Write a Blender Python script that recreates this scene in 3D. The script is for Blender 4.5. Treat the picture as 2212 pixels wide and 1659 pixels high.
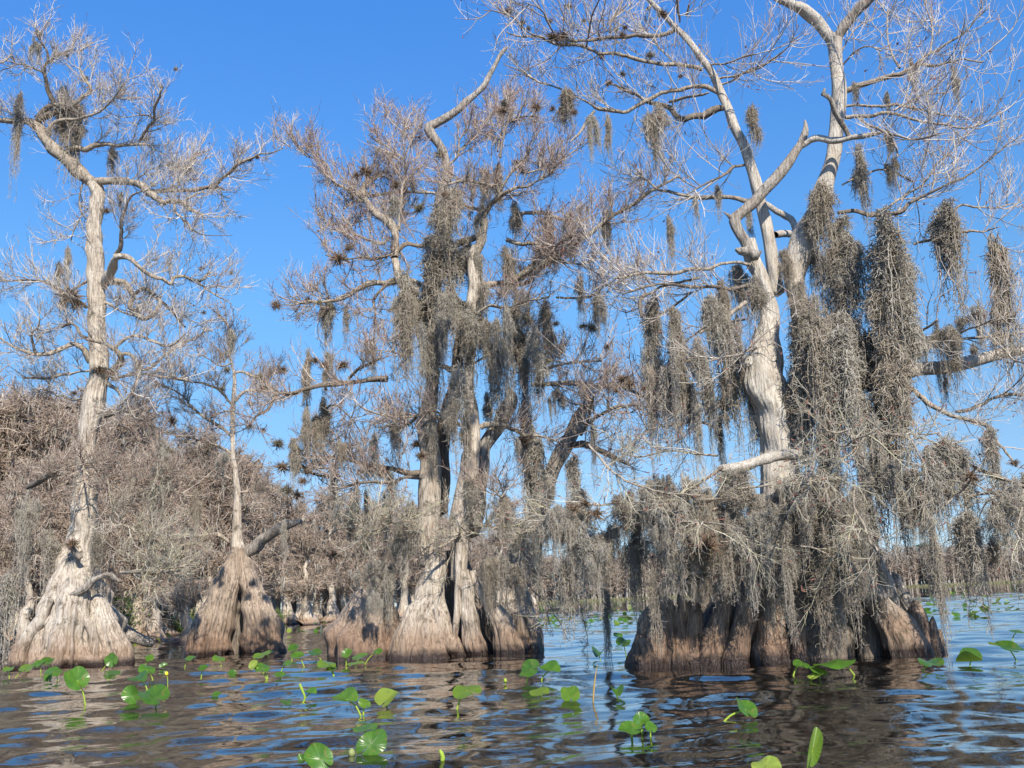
import bpy, math, random
import numpy as np
from mathutils import Vector, Matrix, Euler
random.seed(7); rng = np.random.default_rng(7)
R = math.radians
for o in list(bpy.data.objects): bpy.data.objects.remove(o)
S = bpy.context.scene; COL = S.collection

# ------------------------------------------------------------------ camera, sky, sun, exposure
F = 2125.0                       # focal length in units of a 2212 px wide picture
PITCH, ROLL, CAMH = R(12.5), R(-2.5), 1.0
cam = bpy.data.objects.new('camera', bpy.data.cameras.new('camera')); COL.objects.link(cam)
cam.data.sensor_width = 36; cam.data.lens = 36*F/2212; cam.data.clip_start = .1; cam.data.clip_end = 9000
CM = Matrix.Rotation(math.pi/2+PITCH, 3, 'X') @ Matrix.Rotation(ROLL, 3, 'Z')
cam.matrix_world = Matrix.Translation((0, 0, CAMH)) @ CM.to_4x4()
S.camera = cam
SUN_EL, SUN_AZ = R(39), R(163)
w = bpy.data.worlds.new('World'); S.world = w; w.use_nodes = True
nt = w.node_tree; sky = nt.nodes.new('ShaderNodeTexSky'); sky.sky_type = 'NISHITA'; sky.sun_disc = False
sky.sun_elevation = SUN_EL; sky.sun_rotation = SUN_AZ; sky.air_density = 1.0; sky.dust_density = 0.0; sky.ozone_density = 3.0; sky.altitude = 1500
hs = nt.nodes.new('ShaderNodeHueSaturation'); hs.inputs['Saturation'].default_value = 1.24
bg = nt.nodes['Background']; bg.inputs['Strength'].default_value = .15
nt.links.new(sky.outputs[0], hs.inputs['Color']); 
# sky tinted by height: low glare cut, unseen zenith dimmed to weaken fill light
tcw = nt.nodes.new('ShaderNodeTexCoord'); spx = nt.nodes.new('ShaderNodeSeparateXYZ'); nt.links.new(tcw.outputs['Generated'], spx.inputs[0])
rw = nt.nodes.new('ShaderNodeValToRGB'); nt.links.new(spx.outputs[2], rw.inputs[0]); ew = rw.color_ramp.elements
while len(ew) < 6: ew.new(.5)
for i_, (p_, c_) in enumerate([(0, (.185, .205, .28)), (.06, (.30, .31, .36)), (.15, (.49, .43, .40)), (.30, (.72, .66, .60)), (.62, (.78, .86, .98)), (.85, (.30, .33, .40))]): ew[i_].position = p_; ew[i_].color = (*c_, 1)
mw = nt.nodes.new('ShaderNodeMixRGB'); mw.blend_type = 'MULTIPLY'; mw.inputs[0].default_value = 1; nt.links.new(hs.outputs[0], mw.inputs[1]); nt.links.new(rw.outputs[0], mw.inputs[2])
m2 = nt.nodes.new('ShaderNodeMixRGB'); m2.blend_type = 'MULTIPLY'; m2.inputs[0].default_value = 1; nt.links.new(mw.outputs[0], m2.inputs[1]); m2.inputs[2].default_value = (1.6, 1.6, 1.6, 1); nt.links.new(m2.outputs[0], bg.inputs['Color'])
sun = bpy.data.objects.new('sun', bpy.data.lights.new('sun', 'SUN')); COL.objects.link(sun)
sun.data.energy = 5.0; sun.data.angle = R(.5); sun.data.color = (1, .925, .80)
tos = Vector((math.sin(SUN_AZ)*math.cos(SUN_EL), math.cos(SUN_AZ)*math.cos(SUN_EL), math.sin(SUN_EL)))
sun.rotation_euler = tos.to_track_quat('Z', 'Y').to_euler()
S.view_settings.view_transform = 'Standard'; S.view_settings.look = 'None'; S.view_settings.exposure = .5; S.view_settings.gamma = 1
S.render.engine = 'CYCLES'

# ------------------------------------------------------------------ picture point -> place at a distance
M3 = np.array(CM)
OFF = dict(A=(0, 0), B=(0, 553), C=(0, 1106), D=(576, 57.6), E=(633.7, 553), G=(633.7, 1106), H=(1037, 0), I=(1475, 0),
           J=(1325, 518.4), K=(1475, 691), L=(1325, 1106), M=(1475, 1106))
def ov(crop, x, y, r=0):
    if crop == 'O': return x, y, r*.45
    o = OFF[crop]; return o[0]+x/3, o[1]+y/3, r/3
def ray(px, py):
    d = M3 @ np.array([(px-1106)/F, -(py-829.5)/F, -1.0]); return d
def W(px, py, Y):
    d = ray(px, py); return np.array([0, 0, CAMH]) + d*(Y/d[1])
def ground(px, py):
    d = ray(px, py); t = -CAMH/min(d[2], -.0015); return np.array([0, 0, CAMH]) + d*t

# ------------------------------------------------------------------ materials
def mat(name):
    m = bpy.data.materials.new(name); m.use_nodes = True; t = m.node_tree
    return m, t, t.nodes['Principled BSDF']
def N(t, kind, **kw):
    n = t.nodes.new('ShaderNode'+kind)
    for k, v in kw.items():
        if k in n.inputs: n.inputs[k].default_value = v
        else: setattr(n, k, v)
    return n
def ramp(t, src, stops):
    r = N(t, 'ValToRGB'); e = r.color_ramp.elements
    while len(e) < len(stops): e.new(.5)
    for i, (p, c) in enumerate(stops): e[i].position = p; e[i].color = (*c, 1)
    t.links.new(src, r.inputs[0]); return r.outputs[0]
def mix(t, fac, a, b, kind='MIX'):
    m = N(t, 'MixRGB', blend_type=kind)
    for i, v in ((0, fac), (1, a), (2, b)):
        if hasattr(v, 'is_output'): t.links.new(v, m.inputs[i])
        else: m.inputs[i].default_value = v if i == 0 else (*v, 1)
    return m.outputs[0]
def bark(name, c1, c2, c3, stain=True, lich=.0):
    m, t, b = mat(name); g = N(t, 'NewGeometry'); L = t.links
    mp = N(t, 'Mapping'); mp.inputs['Scale'].default_value = (9, 9, 1.1); L.new(g.outputs['Position'], mp.inputs[0])
    n1 = N(t, 'TexNoise', Scale=2.6, Detail=8, Roughness=.68); L.new(mp.outputs[0], n1.inputs['Vector'])
    n2 = N(t, 'TexNoise', Scale=1.6, Detail=5); L.new(g.outputs['Position'], n2.inputs['Vector'])
    n3 = N(t, 'TexNoise', Scale=9, Detail=4); L.new(g.outputs['Position'], n3.inputs['Vector'])
    c = ramp(t, n1.outputs[0], [(.33, c3), (.44, c2), (.55, c1), (.76, tuple(min(1, x*1.2) for x in c1))])
    mf = N(t, 'Mapping'); mf.inputs['Scale'].default_value = (34, 34, 3.2); L.new(g.outputs['Position'], mf.inputs[0])
    nf = N(t, 'TexNoise', Scale=1.5, Detail=6, Roughness=.7); L.new(mf.outputs[0], nf.inputs['Vector'])
    c = mix(t, ramp(t, nf.outputs[0], [(.38, (.6, .6, .6)), (.48, (0, 0, 0))]), c, c3)  # dark fissures of the bark, deepened in colour to boost shading contrast
    c = mix(t, ramp(t, n2.outputs[0], [(.4, (0, 0, 0)), (.7, (1, 1, 1))]), c, mix(t, .5, c, (.30, .23, .17)))
    if lich: c = mix(t, ramp(t, n3.outputs[0], [(.62, (0, 0, 0)), (.7, (lich,)*3)]), c, (.32, .34, .2))
    if stain:   # high-water stains: tannin brown, then wet dark foot
        sx = N(t, 'SeparateXYZ'); L.new(g.outputs['Position'], sx.inputs[0])
        ad = N(t, 'Math', operation='MULTIPLY_ADD'); L.new(n2.outputs[0], ad.inputs[0]); ad.inputs[1].default_value = -.7; L.new(sx.outputs[2], ad.inputs[2])
        f1 = ramp(t, ad.outputs[0], [(.0, (1, 1, 1)), (.55, (0, 0, 0))])
        c = mix(t, f1, c, mix(t, .85, c, (.56, .43, .35), 'MULTIPLY'))
        na = N(t, 'TexNoise', Scale=4.5, Detail=7, Roughness=.65); L.new(g.outputs['Position'], na.inputs['Vector'])
        c = mix(t, ramp(t, na.outputs[0], [(.56, (0, 0, 0)), (.64, (.7, .7, .7))]), c, (.075, .062, .042))
        ad2 = N(t, 'Math', operation='MULTIPLY_ADD'); L.new(n3.outputs[0], ad2.inputs[0]); ad2.inputs[1].default_value = -.12; L.new(sx.outputs[2], ad2.inputs[2])
        f2 = ramp(t, ad2.outputs[0], [(.02, (1, 1, 1)), (.15, (0, 0, 0))])
        c = mix(t, f2, c, (.035, .02, .014))
        r = N(t, 'MapRange'); L.new(f2, r.inputs[0]); r.inputs[3].default_value = .85; r.inputs[4].default_value = .25; L.new(r.outputs[0], b.inputs['Roughness'])
    else: b.inputs['Roughness'].default_value = .85
    L.new(c, b.inputs['Base Color'])
    bp = N(t, 'Bump', Strength=.9, Distance=.05); L.new(n1.outputs[0], bp.inputs['Height'])
    bf = N(t, 'Bump', Strength=.8, Distance=.02); L.new(nf.outputs[0], bf.inputs['Height']); L.new(bp.outputs[0], bf.inputs['Normal']); L.new(bf.outputs[0], b.inputs['Normal'])
    return m
BARK_PALE = bark('pale_bark', (.64, .57, .48), (.46, .39, .31), (.16, .125, .095))
BARK_BROWN = bark('brown_bark', (.49, .39, .305), (.31, .235, .18), (.08, .055, .04))
BARK_SNAG = bark('grey_snag', (.44, .40, .35), (.23, .20, .17), (.07, .06, .05), stain=False)
BARK_LIMB = bark('limb_bark', (.50, .43, .345), (.30, .245, .19), (.09, .07, .055), stain=False, lich=.5)
BARK_SMOOTH = bark('smooth_pale_bark', (.66, .61, .53), (.54, .48, .40), (.32, .27, .22), stain=False)
BARK_DARK = bark('dark_limb_bark', (.24, .20, .16), (.15, .12, .10), (.06, .05, .04), stain=False, lich=.3)
def fibre(name, cols, rough=.8, trans=0, patch=None):
    m, t, b = mat(name); g = N(t, 'NewGeometry'); L = t.links
    n = len(cols); c = ramp(t, g.outputs['Random Per Island'], [(i/(n-1), k) for i, k in enumerate(cols)])
    if patch:
        o = N(t, 'ObjectInfo'); c = mix(t, ramp(t, o.outputs['Random'], [(.3, (0, 0, 0)), (1, (.7, .7, .7))]), c, patch, 'MIX')
    L.new(c, b.inputs['Base Color']); b.inputs['Roughness'].default_value = rough
    b.inputs['Specular IOR Level'].default_value = .15
    if trans:
        tr = N(t, 'BsdfTranslucent'); L.new(c, tr.inputs[0]); ms = N(t, 'MixShader'); ms.inputs[0].default_value = trans
        L.new(b.outputs[0], ms.inputs[1]); L.new(tr.outputs[0], ms.inputs[2]); L.new(ms.outputs[0], t.nodes['Material Output'].inputs[0])
    return m
TW_PALE = fibre('pale_twig', [(.68, .62, .54), (.55, .48, .41), (.74, .68, .60), (.30, .22, .18), (.64, .56, .48), (.11, .085, .07)])
TW_TAN = fibre('tan_twig', [(.50, .43, .35), (.32, .23, .19), (.62, .55, .46), (.17, .12, .095), (.46, .36, .29)])
TW_MID = fibre('brown_twig', [(.56, .47, .39), (.38, .28, .23), (.66, .58, .49), (.22, .15, .12), (.48, .36, .30), (.13, .09, .07)])
TW_LICH = fibre('lichened_twig', [(.58, .54, .44), (.48, .44, .28), (.62, .58, .50), (.42, .37, .30), (.30, .24, .18)])
TW_BG = fibre('thicket_twig', [(.44, .355, .285), (.30, .225, .18), (.56, .47, .38), (.18, .13, .10), (.46, .36, .29)])
BUD = fibre('red_bud', [(.34, .13, .10), (.22, .09, .07), (.42, .20, .15)])
CONE = fibre('seed_cone', [(.10, .05, .045), (.16, .08, .06)])
MOSS = fibre('spanish_moss', [(.64, .60, .52), (.52, .48, .41), (.74, .70, .62), (.36, .315, .26), (.60, .55, .47)], trans=.36, patch=(.50, .42, .32))
AIRP = fibre('air_plant_leaf', [(.28, .21, .14), (.20, .14, .10), (.36, .30, .22), (.26, .12, .09), (.24, .23, .15)], trans=.15)
AIRG = fibre('ball_moss_leaf', [(.32, .30, .22), (.22, .19, .13), (.40, .37, .28)], trans=.15)
FARM = fibre('far_tree', [(.29, .235, .19), (.22, .175, .14), (.35, .29, .24), (.25, .19, .15)])
FART = fibre('far_trunk', [(.34, .29, .245), (.24, .20, .165), (.44, .39, .34)])
PINE = fibre('pine_needles', [(.05, .075, .035), (.07, .10, .05), (.04, .06, .03)])
REED = fibre('reed_green', [(.19, .19, .10), (.26, .24, .14), (.14, .15, .07)])
def leafmat(name, a, bcol, under):
    m, t, b = mat(name); L = t.links; g = N(t, 'NewGeometry'); tc = N(t, 'TexCoord')
    n = N(t, 'TexNoise', Scale=3.0, Detail=4); L.new(tc.outputs['Object'], n.inputs[0])
    c = ramp(t, n.outputs[0], [(.35, a), (.65, bcol)])
    sx = N(t, 'SeparateXYZ'); L.new(tc.outputs['Object'], sx.inputs[0])
    at = N(t, 'Math', operation='ARCTAN2'); L.new(sx.outputs[0], at.inputs[0]); L.new(sx.outputs[1], at.inputs[1])
    mu = N(t, 'Math', operation='MULTIPLY'); L.new(at.outputs[0], mu.inputs[0]); mu.inputs[1].default_value = 19
    si = N(t, 'Math', operation='SINE'); L.new(mu.outputs[0], si.inputs[0])
    vein = ramp(t, si.outputs[0], [(.9, (0, 0, 0)), (1, (.2, .2, .2))])
    c = mix(t, vein, c, (.30, .40, .10)); c = mix(t, g.outputs['Backfacing'], c, under)
    nb = N(t, 'TexNoise', Scale=7.0, Detail=3); L.new(tc.outputs['Object'], nb.inputs[0])
    c = mix(t, ramp(t, nb.outputs[0], [(.62, (0, 0, 0)), (.70, (.8, .8, .8))]), c, (.22, .18, .05))
    oi = N(t, 'ObjectInfo'); c = mix(t, ramp(t, oi.outputs['Random'], [(0, (.75, .75, .75)), (.5, (0, 0, 0)), (1, (.0, .0, .0))]), c, mix(t, .5, c, (.02, .06, .01))); c = mix(t, ramp(t, oi.outputs['Random'], [(.75, (0, 0, 0)), (1, (.6, .6, .6))]), c, (.20, .27, .03))
    L.new(c, b.inputs['Base Color']); b.inputs['Roughness'].default_value = .28
    bp = N(t, 'Bump', Strength=.12, Distance=.01); L.new(si.outputs[0], bp.inputs['Height']); L.new(bp.outputs[0], b.inputs['Normal'])
    tr = N(t, 'BsdfTranslucent'); tc2 = mix(t, .0, (.35, .50, .06), (.3, .4, .05)); L.new(tc2, tr.inputs[0])
    ms = N(t, 'MixShader'); ms.inputs[0].default_value = .28; L.new(b.outputs[0], ms.inputs[1]); L.new(tr.outputs[0], ms.inputs[2])
    L.new(ms.outputs[0], t.nodes['Material Output'].inputs[0]); return m
LEAF = leafmat('lily_leaf', (.05, .14, .014), (.09, .21, .022), (.13, .25, .05))
LEAFY = leafmat('yellow_lily_leaf', (.30, .36, .05), (.24, .34, .06), (.34, .38, .10))
STALK = fibre('lily_stalk', [(.32, .42, .05), (.25, .35, .05)], rough=.35)
YEL = fibre('yellow_petal', [(.75, .62, .03), (.8, .7, .05)], rough=.4)
PALEB = fibre('pale_bud', [(.20, .24, .08), (.25, .28, .12)], rough=.4)
REEDO = fibre('dry_reed', [(.42, .24, .10), (.35, .26, .08)], rough=.5)
# water
m, t, b = mat('lake_water'); L = t.links; WATER = m
b.inputs['Base Color'].default_value = (.008, .006, .004, 1); b.inputs['Roughness'].default_value = .0; b.inputs['IOR'].default_value = 1.62
g = N(t, 'NewGeometry'); mp = N(t, 'Mapping'); mp.inputs['Scale'].default_value = (1, 1.5, 1); L.new(g.outputs['Position'], mp.inputs[0])
n1 = N(t, 'TexNoise', Scale=5.5, Detail=3, Roughness=.45, Distortion=.6); L.new(mp.outputs[0], n1.inputs[0])
bp = N(t, 'Bump', Strength=.07, Distance=.02); L.new(n1.outputs[0], bp.inputs['Height'])
n2 = N(t, 'TexNoise', Scale=1.3, Detail=4, Roughness=.5); L.new(mp.outputs[0], n2.inputs[0])
bp2 = N(t, 'Bump', Strength=.14, Distance=.06); L.new(n2.outputs[0], bp2.inputs['Height']); L.new(bp.outputs[0], bp2.inputs['Normal'])
L.new(bp2.outputs[0], b.inputs['Normal'])
m, t, b = mat('shore_soil'); SOIL = m; b.inputs['Roughness'].default_value = .95
n = N(t, 'TexNoise', Scale=.4, Detail=6); t.links.new(ramp(t, n.outputs[0], [(.3, (.06, .05, .035)), (.7, (.13, .12, .07))]), b.inputs['Base Color'])

# ------------------------------------------------------------------ mesh collecting
class MB:
    def __init__(s): s.v = []; s.f = []; s.m = []; s.n = 0
    def add(s, V, Fq, mi=0):
        s.v.append(np.asarray(V, dtype=np.float32).reshape(-1, 3)); Fq = np.asarray(Fq, dtype=np.int32).reshape(-1, 4)
        s.f.append(Fq+s.n); s.m.append(np.full(len(Fq), mi, np.int32)); s.n += len(s.v[-1])
    def build(s, name, mats, parent=None, smooth=True, origin=None):
        me = bpy.data.meshes.new(name)
        V = np.concatenate(s.v); Fq = np.concatenate(s.f); mi = np.concatenate(s.m)
        if origin is not None: V = V - np.asarray(origin, dtype=np.float32)
        me.vertices.add(len(V)); me.vertices.foreach_set('co', V.ravel())
        me.loops.add(len(Fq)*4); me.loops.foreach_set('vertex_index', Fq.ravel())
        me.polygons.add(len(Fq)); me.polygons.foreach_set('loop_start', np.arange(0, len(Fq)*4, 4, dtype=np.int32))
        me.polygons.foreach_set('material_index', mi)
        me.polygons.foreach_set('use_smooth', np.full(len(Fq), smooth, dtype=bool))
        me.update(calc_edges=True)
        for x in (mats if isinstance(mats, (list, tuple)) else [mats]): me.materials.append(x)
        o = bpy.data.objects.new(name, me); COL.objects.link(o)
        if parent is not None: o.parent = parent
        if origin is not None and parent is None: o.location = origin
        return o
def nrm(a): return a/np.maximum(np.linalg.norm(a, axis=-1, keepdims=True), 1e-9)
def catmull(P, n):
    P = np.asarray(P, float); k = len(P)
    if k == 2: s = np.linspace(0, 1, n)[:, None]; return P[0]*(1-s)+P[1]*s
    Q = np.vstack([2*P[0]-P[1], P, 2*P[-1]-P[-2]]); d = np.linalg.norm(np.diff(P[:, :3], axis=0), axis=1); c = np.r_[0, np.cumsum(d)]
    u = np.linspace(0, c[-1], n); i = np.clip(np.searchsorted(c, u, side='right')-1, 0, k-2); s = ((u-c[i])/np.maximum(d[i], 1e-9))[:, None]
    a, b_, c_, e = Q[i], Q[i+1], Q[i+2], Q[i+3]
    return .5*(2*b_+(c_-a)*s+(2*a-5*b_+4*c_-e)*s*s+(3*b_-a-3*c_+e)*s**3)
def tube(mb, P, rad, sides=10, mi=0, flute=0, seed=0, cap=True, knobs=.06):
    P = np.asarray(P, float); n = len(P); T = nrm(np.gradient(P, axis=0))
    up = np.array([0, 1., 0]) if abs(T[0, 1]) < .8 else np.array([1., 0, 0]); U = np.zeros_like(P); u = up
    for i in range(n): u = u - T[i]*np.dot(u, T[i]); u /= max(np.linalg.norm(u), 1e-6); U[i] = u
    Vv = np.cross(T, U); th = np.linspace(0, 2*np.pi, sides, endpoint=False)
    rr = np.repeat(np.asarray(rad)[:, None], sides, 1); rs = np.random.default_rng(seed)
    s = np.linspace(0, 1, n)[:, None]; LL = np.sum(np.linalg.norm(np.diff(P, axis=0), axis=1))
    for _ in range(5):
        k = rs.integers(0, 4); fz = rs.uniform(.5, 3.5)*max(LL/2, 1); rr = rr*(1+knobs*rs.uniform(.3, 1)*np.sin(k*th[None]+fz*2*np.pi*s+rs.uniform(0, 6.3)))
    if np.any(np.asarray(flute) > 0):
        fl = (np.asarray(flute)*np.ones(n))[:, None]; f = 0
        for k, a in ((3, .5), (5, .8), (8, .7), (11, .5), (17, .28), (29, .16), (47, .08)):
            f = f + a*np.cos(k*th[None]+rs.uniform(0, 6.3)+rs.uniform(-1.2, 1.2)*s*(2 if k > 10 else 1.2))
        f = 1-np.abs(f)*.55 - .35; f2 = rs.normal(0, .05, (n, sides)); rr = rr*(1+fl*(f*.75+f2*.35))
    V = P[:, None]+rr[..., None]*(np.cos(th)[None, :, None]*U[:, None]+np.sin(th)[None, :, None]*Vv[:, None])
    i = np.arange(n-1)[:, None]*sides; j = np.arange(sides)[None]; j2 = (j+1) % sides
    Fq = np.stack([i+j, i+j2, i+sides+j2, i+sides+j], -1).reshape(-1, 4); V = V.reshape(-1, 3)
    if cap:
        tip = P[-1]+T[-1]*rad[-1]*.6; V = np.vstack([V, tip]); e = (n-1)*sides
        Fq = np.vstack([Fq, [[e+a, e+(a+1) % sides, e+(a+2) % sides, len(V)-1] for a in range(0, sides-1, 2)]])
    mb.add(V, Fq, mi)
def fibres(mb, P, rad, sides=3, mi=0):
    """many thin tubes at once: P (M,K,3), rad (M,K)"""
    M_, K = P.shape[:2]; T = nrm(np.gradient(P, axis=1)); h = nrm(rng.normal(size=(M_, 1, 3))); U = nrm(np.cross(T, h)); Vv = np.cross(T, U)
    th = np.arange(sides)*2*np.pi/sides
    V = P[:, :, None]+rad[:, :, None, None]*(np.cos(th)[None, None, :, None]*U[:, :, None]+np.sin(th)[None, None, :, None]*Vv[:, :, None])
    a = np.arange(M_)[:, None, None]*K*sides; i = np.arange(K-1)[None, :, None]*sides; j = np.arange(sides)[None, None]; j2 = (j+1) % sides
    mb.add(V.reshape(-1, 3), np.stack([a+i+j, a+i+j2, a+i+sides+j2, a+i+sides+j], -1), mi)
def shoot(p0, t0, Ls, K, r0, r1, side=1., fwd=.6, up=.2, curl=.25, lift=.1):
    M_ = len(p0); q = rng.normal(size=(M_, 3)); q = nrm(q-t0*np.sum(q*t0, 1, keepdims=True))
    d = nrm(t0*fwd*rng.uniform(.3, 1.5, (M_, 1))+q*side+np.array([0, 0, up])); P = np.zeros((M_, K, 3)); P[:, 0] = p0; st = (Ls/(K-1))[:, None]
    for k in range(1, K):
        d = nrm(d+rng.normal(0, curl, (M_, 3))+np.array([0, 0, lift])); P[:, k] = P[:, k-1]+d*st
    s = np.linspace(0, 1, K)[None]; return P, (r0*(1-s)+r1*s)*rng.uniform(.75, 1.3, (M_, 1))
def sample(P, n, lo=.2):
    M_, K = P.shape[:2]; m_ = rng.integers(0, M_, n); u = rng.uniform(lo, .999, n)*(K-1); i = u.astype(int); f = (u-i)[:, None]
    a, b_ = P[m_, i], P[m_, i+1]; return a*(1-f)+b_*f, nrm(b_-a)
def twigs(mb, path, L1=1., dens=6, n2=6, n3=3, r=.012, up=.25, lift=.08, lo=.15, bud=0, cones=0, droop=0, curl=.13):
    P = np.asarray(path)[None]; length = np.sum(np.linalg.norm(np.diff(path, axis=0), axis=1))
    n = max(2, int(length*dens)); p, t_ = sample(P, n, lo)
    A, ra = shoot(p, t_, L1*rng.uniform(.35, 1.2, n), 8, r, r*.45, .85, .8, up, curl*.9, lift-droop)
    fibres(mb, A, ra)
    p, t_ = sample(A, n*n2, .1); B_, rb = shoot(p, t_, L1*.50*rng.uniform(.3, 1.25, n*n2), 6, r*.5, r*.28, .62, 1, up*.6, curl, lift-droop)
    fibres(mb, B_, rb)
    if n3:
        p, t_ = sample(B_, n*n2*n3, .15); C_, rc = shoot(p, t_, L1*.24*rng.uniform(.3, 1.3, len(p)), 4, r*.33, r*.2, .7, 1, up*.5, curl, lift-droop)
        fibres(mb, C_, rc)
        if bud:
            k = int(len(C_)*bud); q = C_[rng.integers(0, len(C_), k)][:, -1]; D_, rd = shoot(q, nrm(rng.normal(size=(k, 3))), np.full(k, .06), 2, .008, .004); fibres(mb, D_, rd, 3, 1)
        if cones:
            k = int(len(C_)*cones)+1; q = C_[rng.integers(0, len(C_), k)][:, -1]; D_ = np.stack([q+np.array([0, 0, z]) for z in (-.018, -.009, .009, .018)], 1); fibres(mb, D_, np.tile([.002, .016, .016, .002], (k, 1)), 6, 2)
    return A
def tag(o, label, cat, group=None, kind=None):
    if label: o['label'] = label
    if cat: o['category'] = cat
    if group: o['group'] = group
    if kind: o['kind'] = kind
    return o
def empty(name, loc, label, cat, group=None):
    o = bpy.data.objects.new(name, None); COL.objects.link(o); o.location = loc; o.empty_display_size = .3; return tag(o, label, cat, group)

# ------------------------------------------------------------------ water and far shore ground
def water():
    mb = MB(); Y = np.r_[.5, 2, 3, 4*np.exp(np.linspace(0, math.log(20), 560)), 95, 120, 170, 260, 400, 700, 1500, 6000]; nx = 641
    u = np.linspace(-1, 1, nx); X = (Y[:, None]+2)*(.62*u+2.4*u**9)[None]; YY = np.repeat(Y[:, None], nx, 1); Z = np.zeros_like(X); rs = np.random.default_rng(3)
    for i in range(54):
        lam = 10**rs.uniform(-.62, .45); a = rs.normal(math.pi/2+.2, .62); k = 2*np.pi/lam; kx, ky = k*math.cos(a), k*math.sin(a)
        sl = .027*(lam/.6)**(-.25 if lam > .6 else .35); ph = rs.uniform(0, 6.3)
        fade = 1/(1+(YY*.028/lam)**4); env = .65+.35*np.sin(X*rs.uniform(.1, .5)+YY*rs.uniform(.1, .5)+rs.uniform(0, 6))
        Z += sl/k*np.sin(kx*X+ky*YY+ph+.8*np.sin(.9*X+.7*YY+ph))*env*fade
    V = np.stack([X, YY, Z], -1); n = len(Y); i = np.arange(n-1)[:, None]*nx; j = np.arange(nx-1)[None]
    mb.add(V, np.stack([i+j, i+j+1, i+nx+j+1, i+nx+j], -1))
    mb.add([(-400, -400, -.02), (400, -400, -.02), (400, .55, -.02), (-400, .55, -.02)], [[0, 1, 2, 3]])
    mb.build('water', WATER)['kind'] = 'structure'
water()

# ------------------------------------------------------------------ cypress builder
WISP = []
class Tree:
    def __init__(s, Y, bx, by, label, **kw):
        s.Y = Y; p = W(bx, by, Y); s.loc = np.array([p[0], Y, 0.]); s.e = empty('cypress_tree', s.loc, label, 'tree', 'bald cypress trees standing in the lake')
        s.pts = []; s.kw = kw; s.k = 0
    def near(s, x, y):
        best = None
        for (a, b_, Y) in s.pts:
            d = (a-x)**2+(b_-y)**2
            if best is None or d < best[0]: best = (d, Y)
        return best[1] if best and best[0] < 45**2 else s.Y
    def path(s, crop, txt, dy, Y0=None):
        q = [ov(crop, *[float(v) for v in a.split(',')]) for a in txt.split()]
        Y0 = s.near(q[0][0], q[0][1]) if Y0 is None else Y0
        L_ = np.r_[0, np.cumsum([math.hypot(q[i+1][0]-q[i][0], q[i+1][1]-q[i][1]) for i in range(len(q)-1)])]
        ys = Y0+dy*L_/L_[-1]; P = np.array([[*W(a, b_, y), c*np.linalg.norm(W(a, b_, y))/F] for (a, b_, c), y in zip(q, ys)])
        for (a, b_, c), y in zip(q, ys): s.pts.append((a, b_, y))
        LL = L_[-1]*s.Y/F; n = int(max(6, LL/.07)); return catmull(P, min(n, 220))
    def trunk(s, crop, txt, dy=0, Y0=None, m_=None, flute=.0, name='trunk', sides=None, down=False, knobs=.05):
        q = s.path(crop, txt, dy, Y0); s.k += 1
        if down:
            e = q[-1].copy(); e2 = e.copy(); e2[2] = -.35; e2[3] *= 1.06; q = np.vstack([q, e2])
        if isinstance(flute, tuple): fl = np.interp(np.linspace(0, 1, len(q)), [0, 1], flute)
        else: fl = flute
        mb = MB(); mx = q[:, 3].max(); tube(mb, q[:, :3], np.maximum(q[:, 3], .004), sides or (112 if np.max(fl) > 0 else 28 if mx > .05 else 12), flute=fl, seed=s.k*13, knobs=knobs)
        o = mb.build(name, m_ or BARK_PALE, s.e); o.matrix_parent_inverse = Matrix.Translation(-Vector(s.loc)); s.fix(o); return o, q
    def fix(s, o):
        me = o.data; n = len(me.vertices); co = np.empty(n*3, np.float32); me.vertices.foreach_get('co', co); co = co.reshape(-1, 3)-s.loc.astype(np.float32)
        me.vertices.foreach_set('co', co.ravel()); o.matrix_parent_inverse = Matrix.Identity(4)
    def limb(s, crop, txt, tw=1., dy=None, Y0=None, m_=None, tm=None, **kw):
        if dy is None: dy = random.uniform(-1, 1)*s.kw.get('spread', 1.2)
        q = s.path(crop, txt, dy, Y0); s.k += 1
        wob = np.cumsum(rng.normal(0, .012, (len(q), 3)), 0); wob -= np.linspace(0, 1, len(q))[:, None]*wob[-1]; q[:, :3] += wob*.6
        mb = MB(); tube(mb, q[:, :3], np.maximum(q[:, 3], .004), 14 if q[:, 3].max() > .03 else 7, seed=s.k*7, knobs=.09)
        o = mb.build('branch', m_ or BARK_LIMB, s.e); s.fix(o)
        if tw > 0:
            k = dict(s.kw.get('tw', {})); k.update(kw); k['dens'] = k.get('dens', 6)*tw
            mb = MB(); A_ = twigs(mb, q[:, :3], **k); WISP.append((A_, s.kw.get('wisp', .3))); t_ = mb.build('twigs', [tm or s.kw.get('tm', TW_PALE), BUD, CONE], o); s.fix(t_)
        return q
    def limbs(s, crop, rows, **kw):
        for r_ in rows.strip().split('\n'):
            r_ = r_.strip(); 
            if not r_: continue
            a = dict(kw)
            while r_[0] in '@!#*':
                if r_[0] == '@': a['m_'] = BARK_DARK
                if r_[0] == '!': a['tw'] = 0
                if r_[0] == '#': a['m_'] = BARK_SMOOTH
                if r_[0] == '*': a['m_'] = BARK_SNAG
                r_ = r_[1:]
            s.limb(crop, r_, **a)

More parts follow.
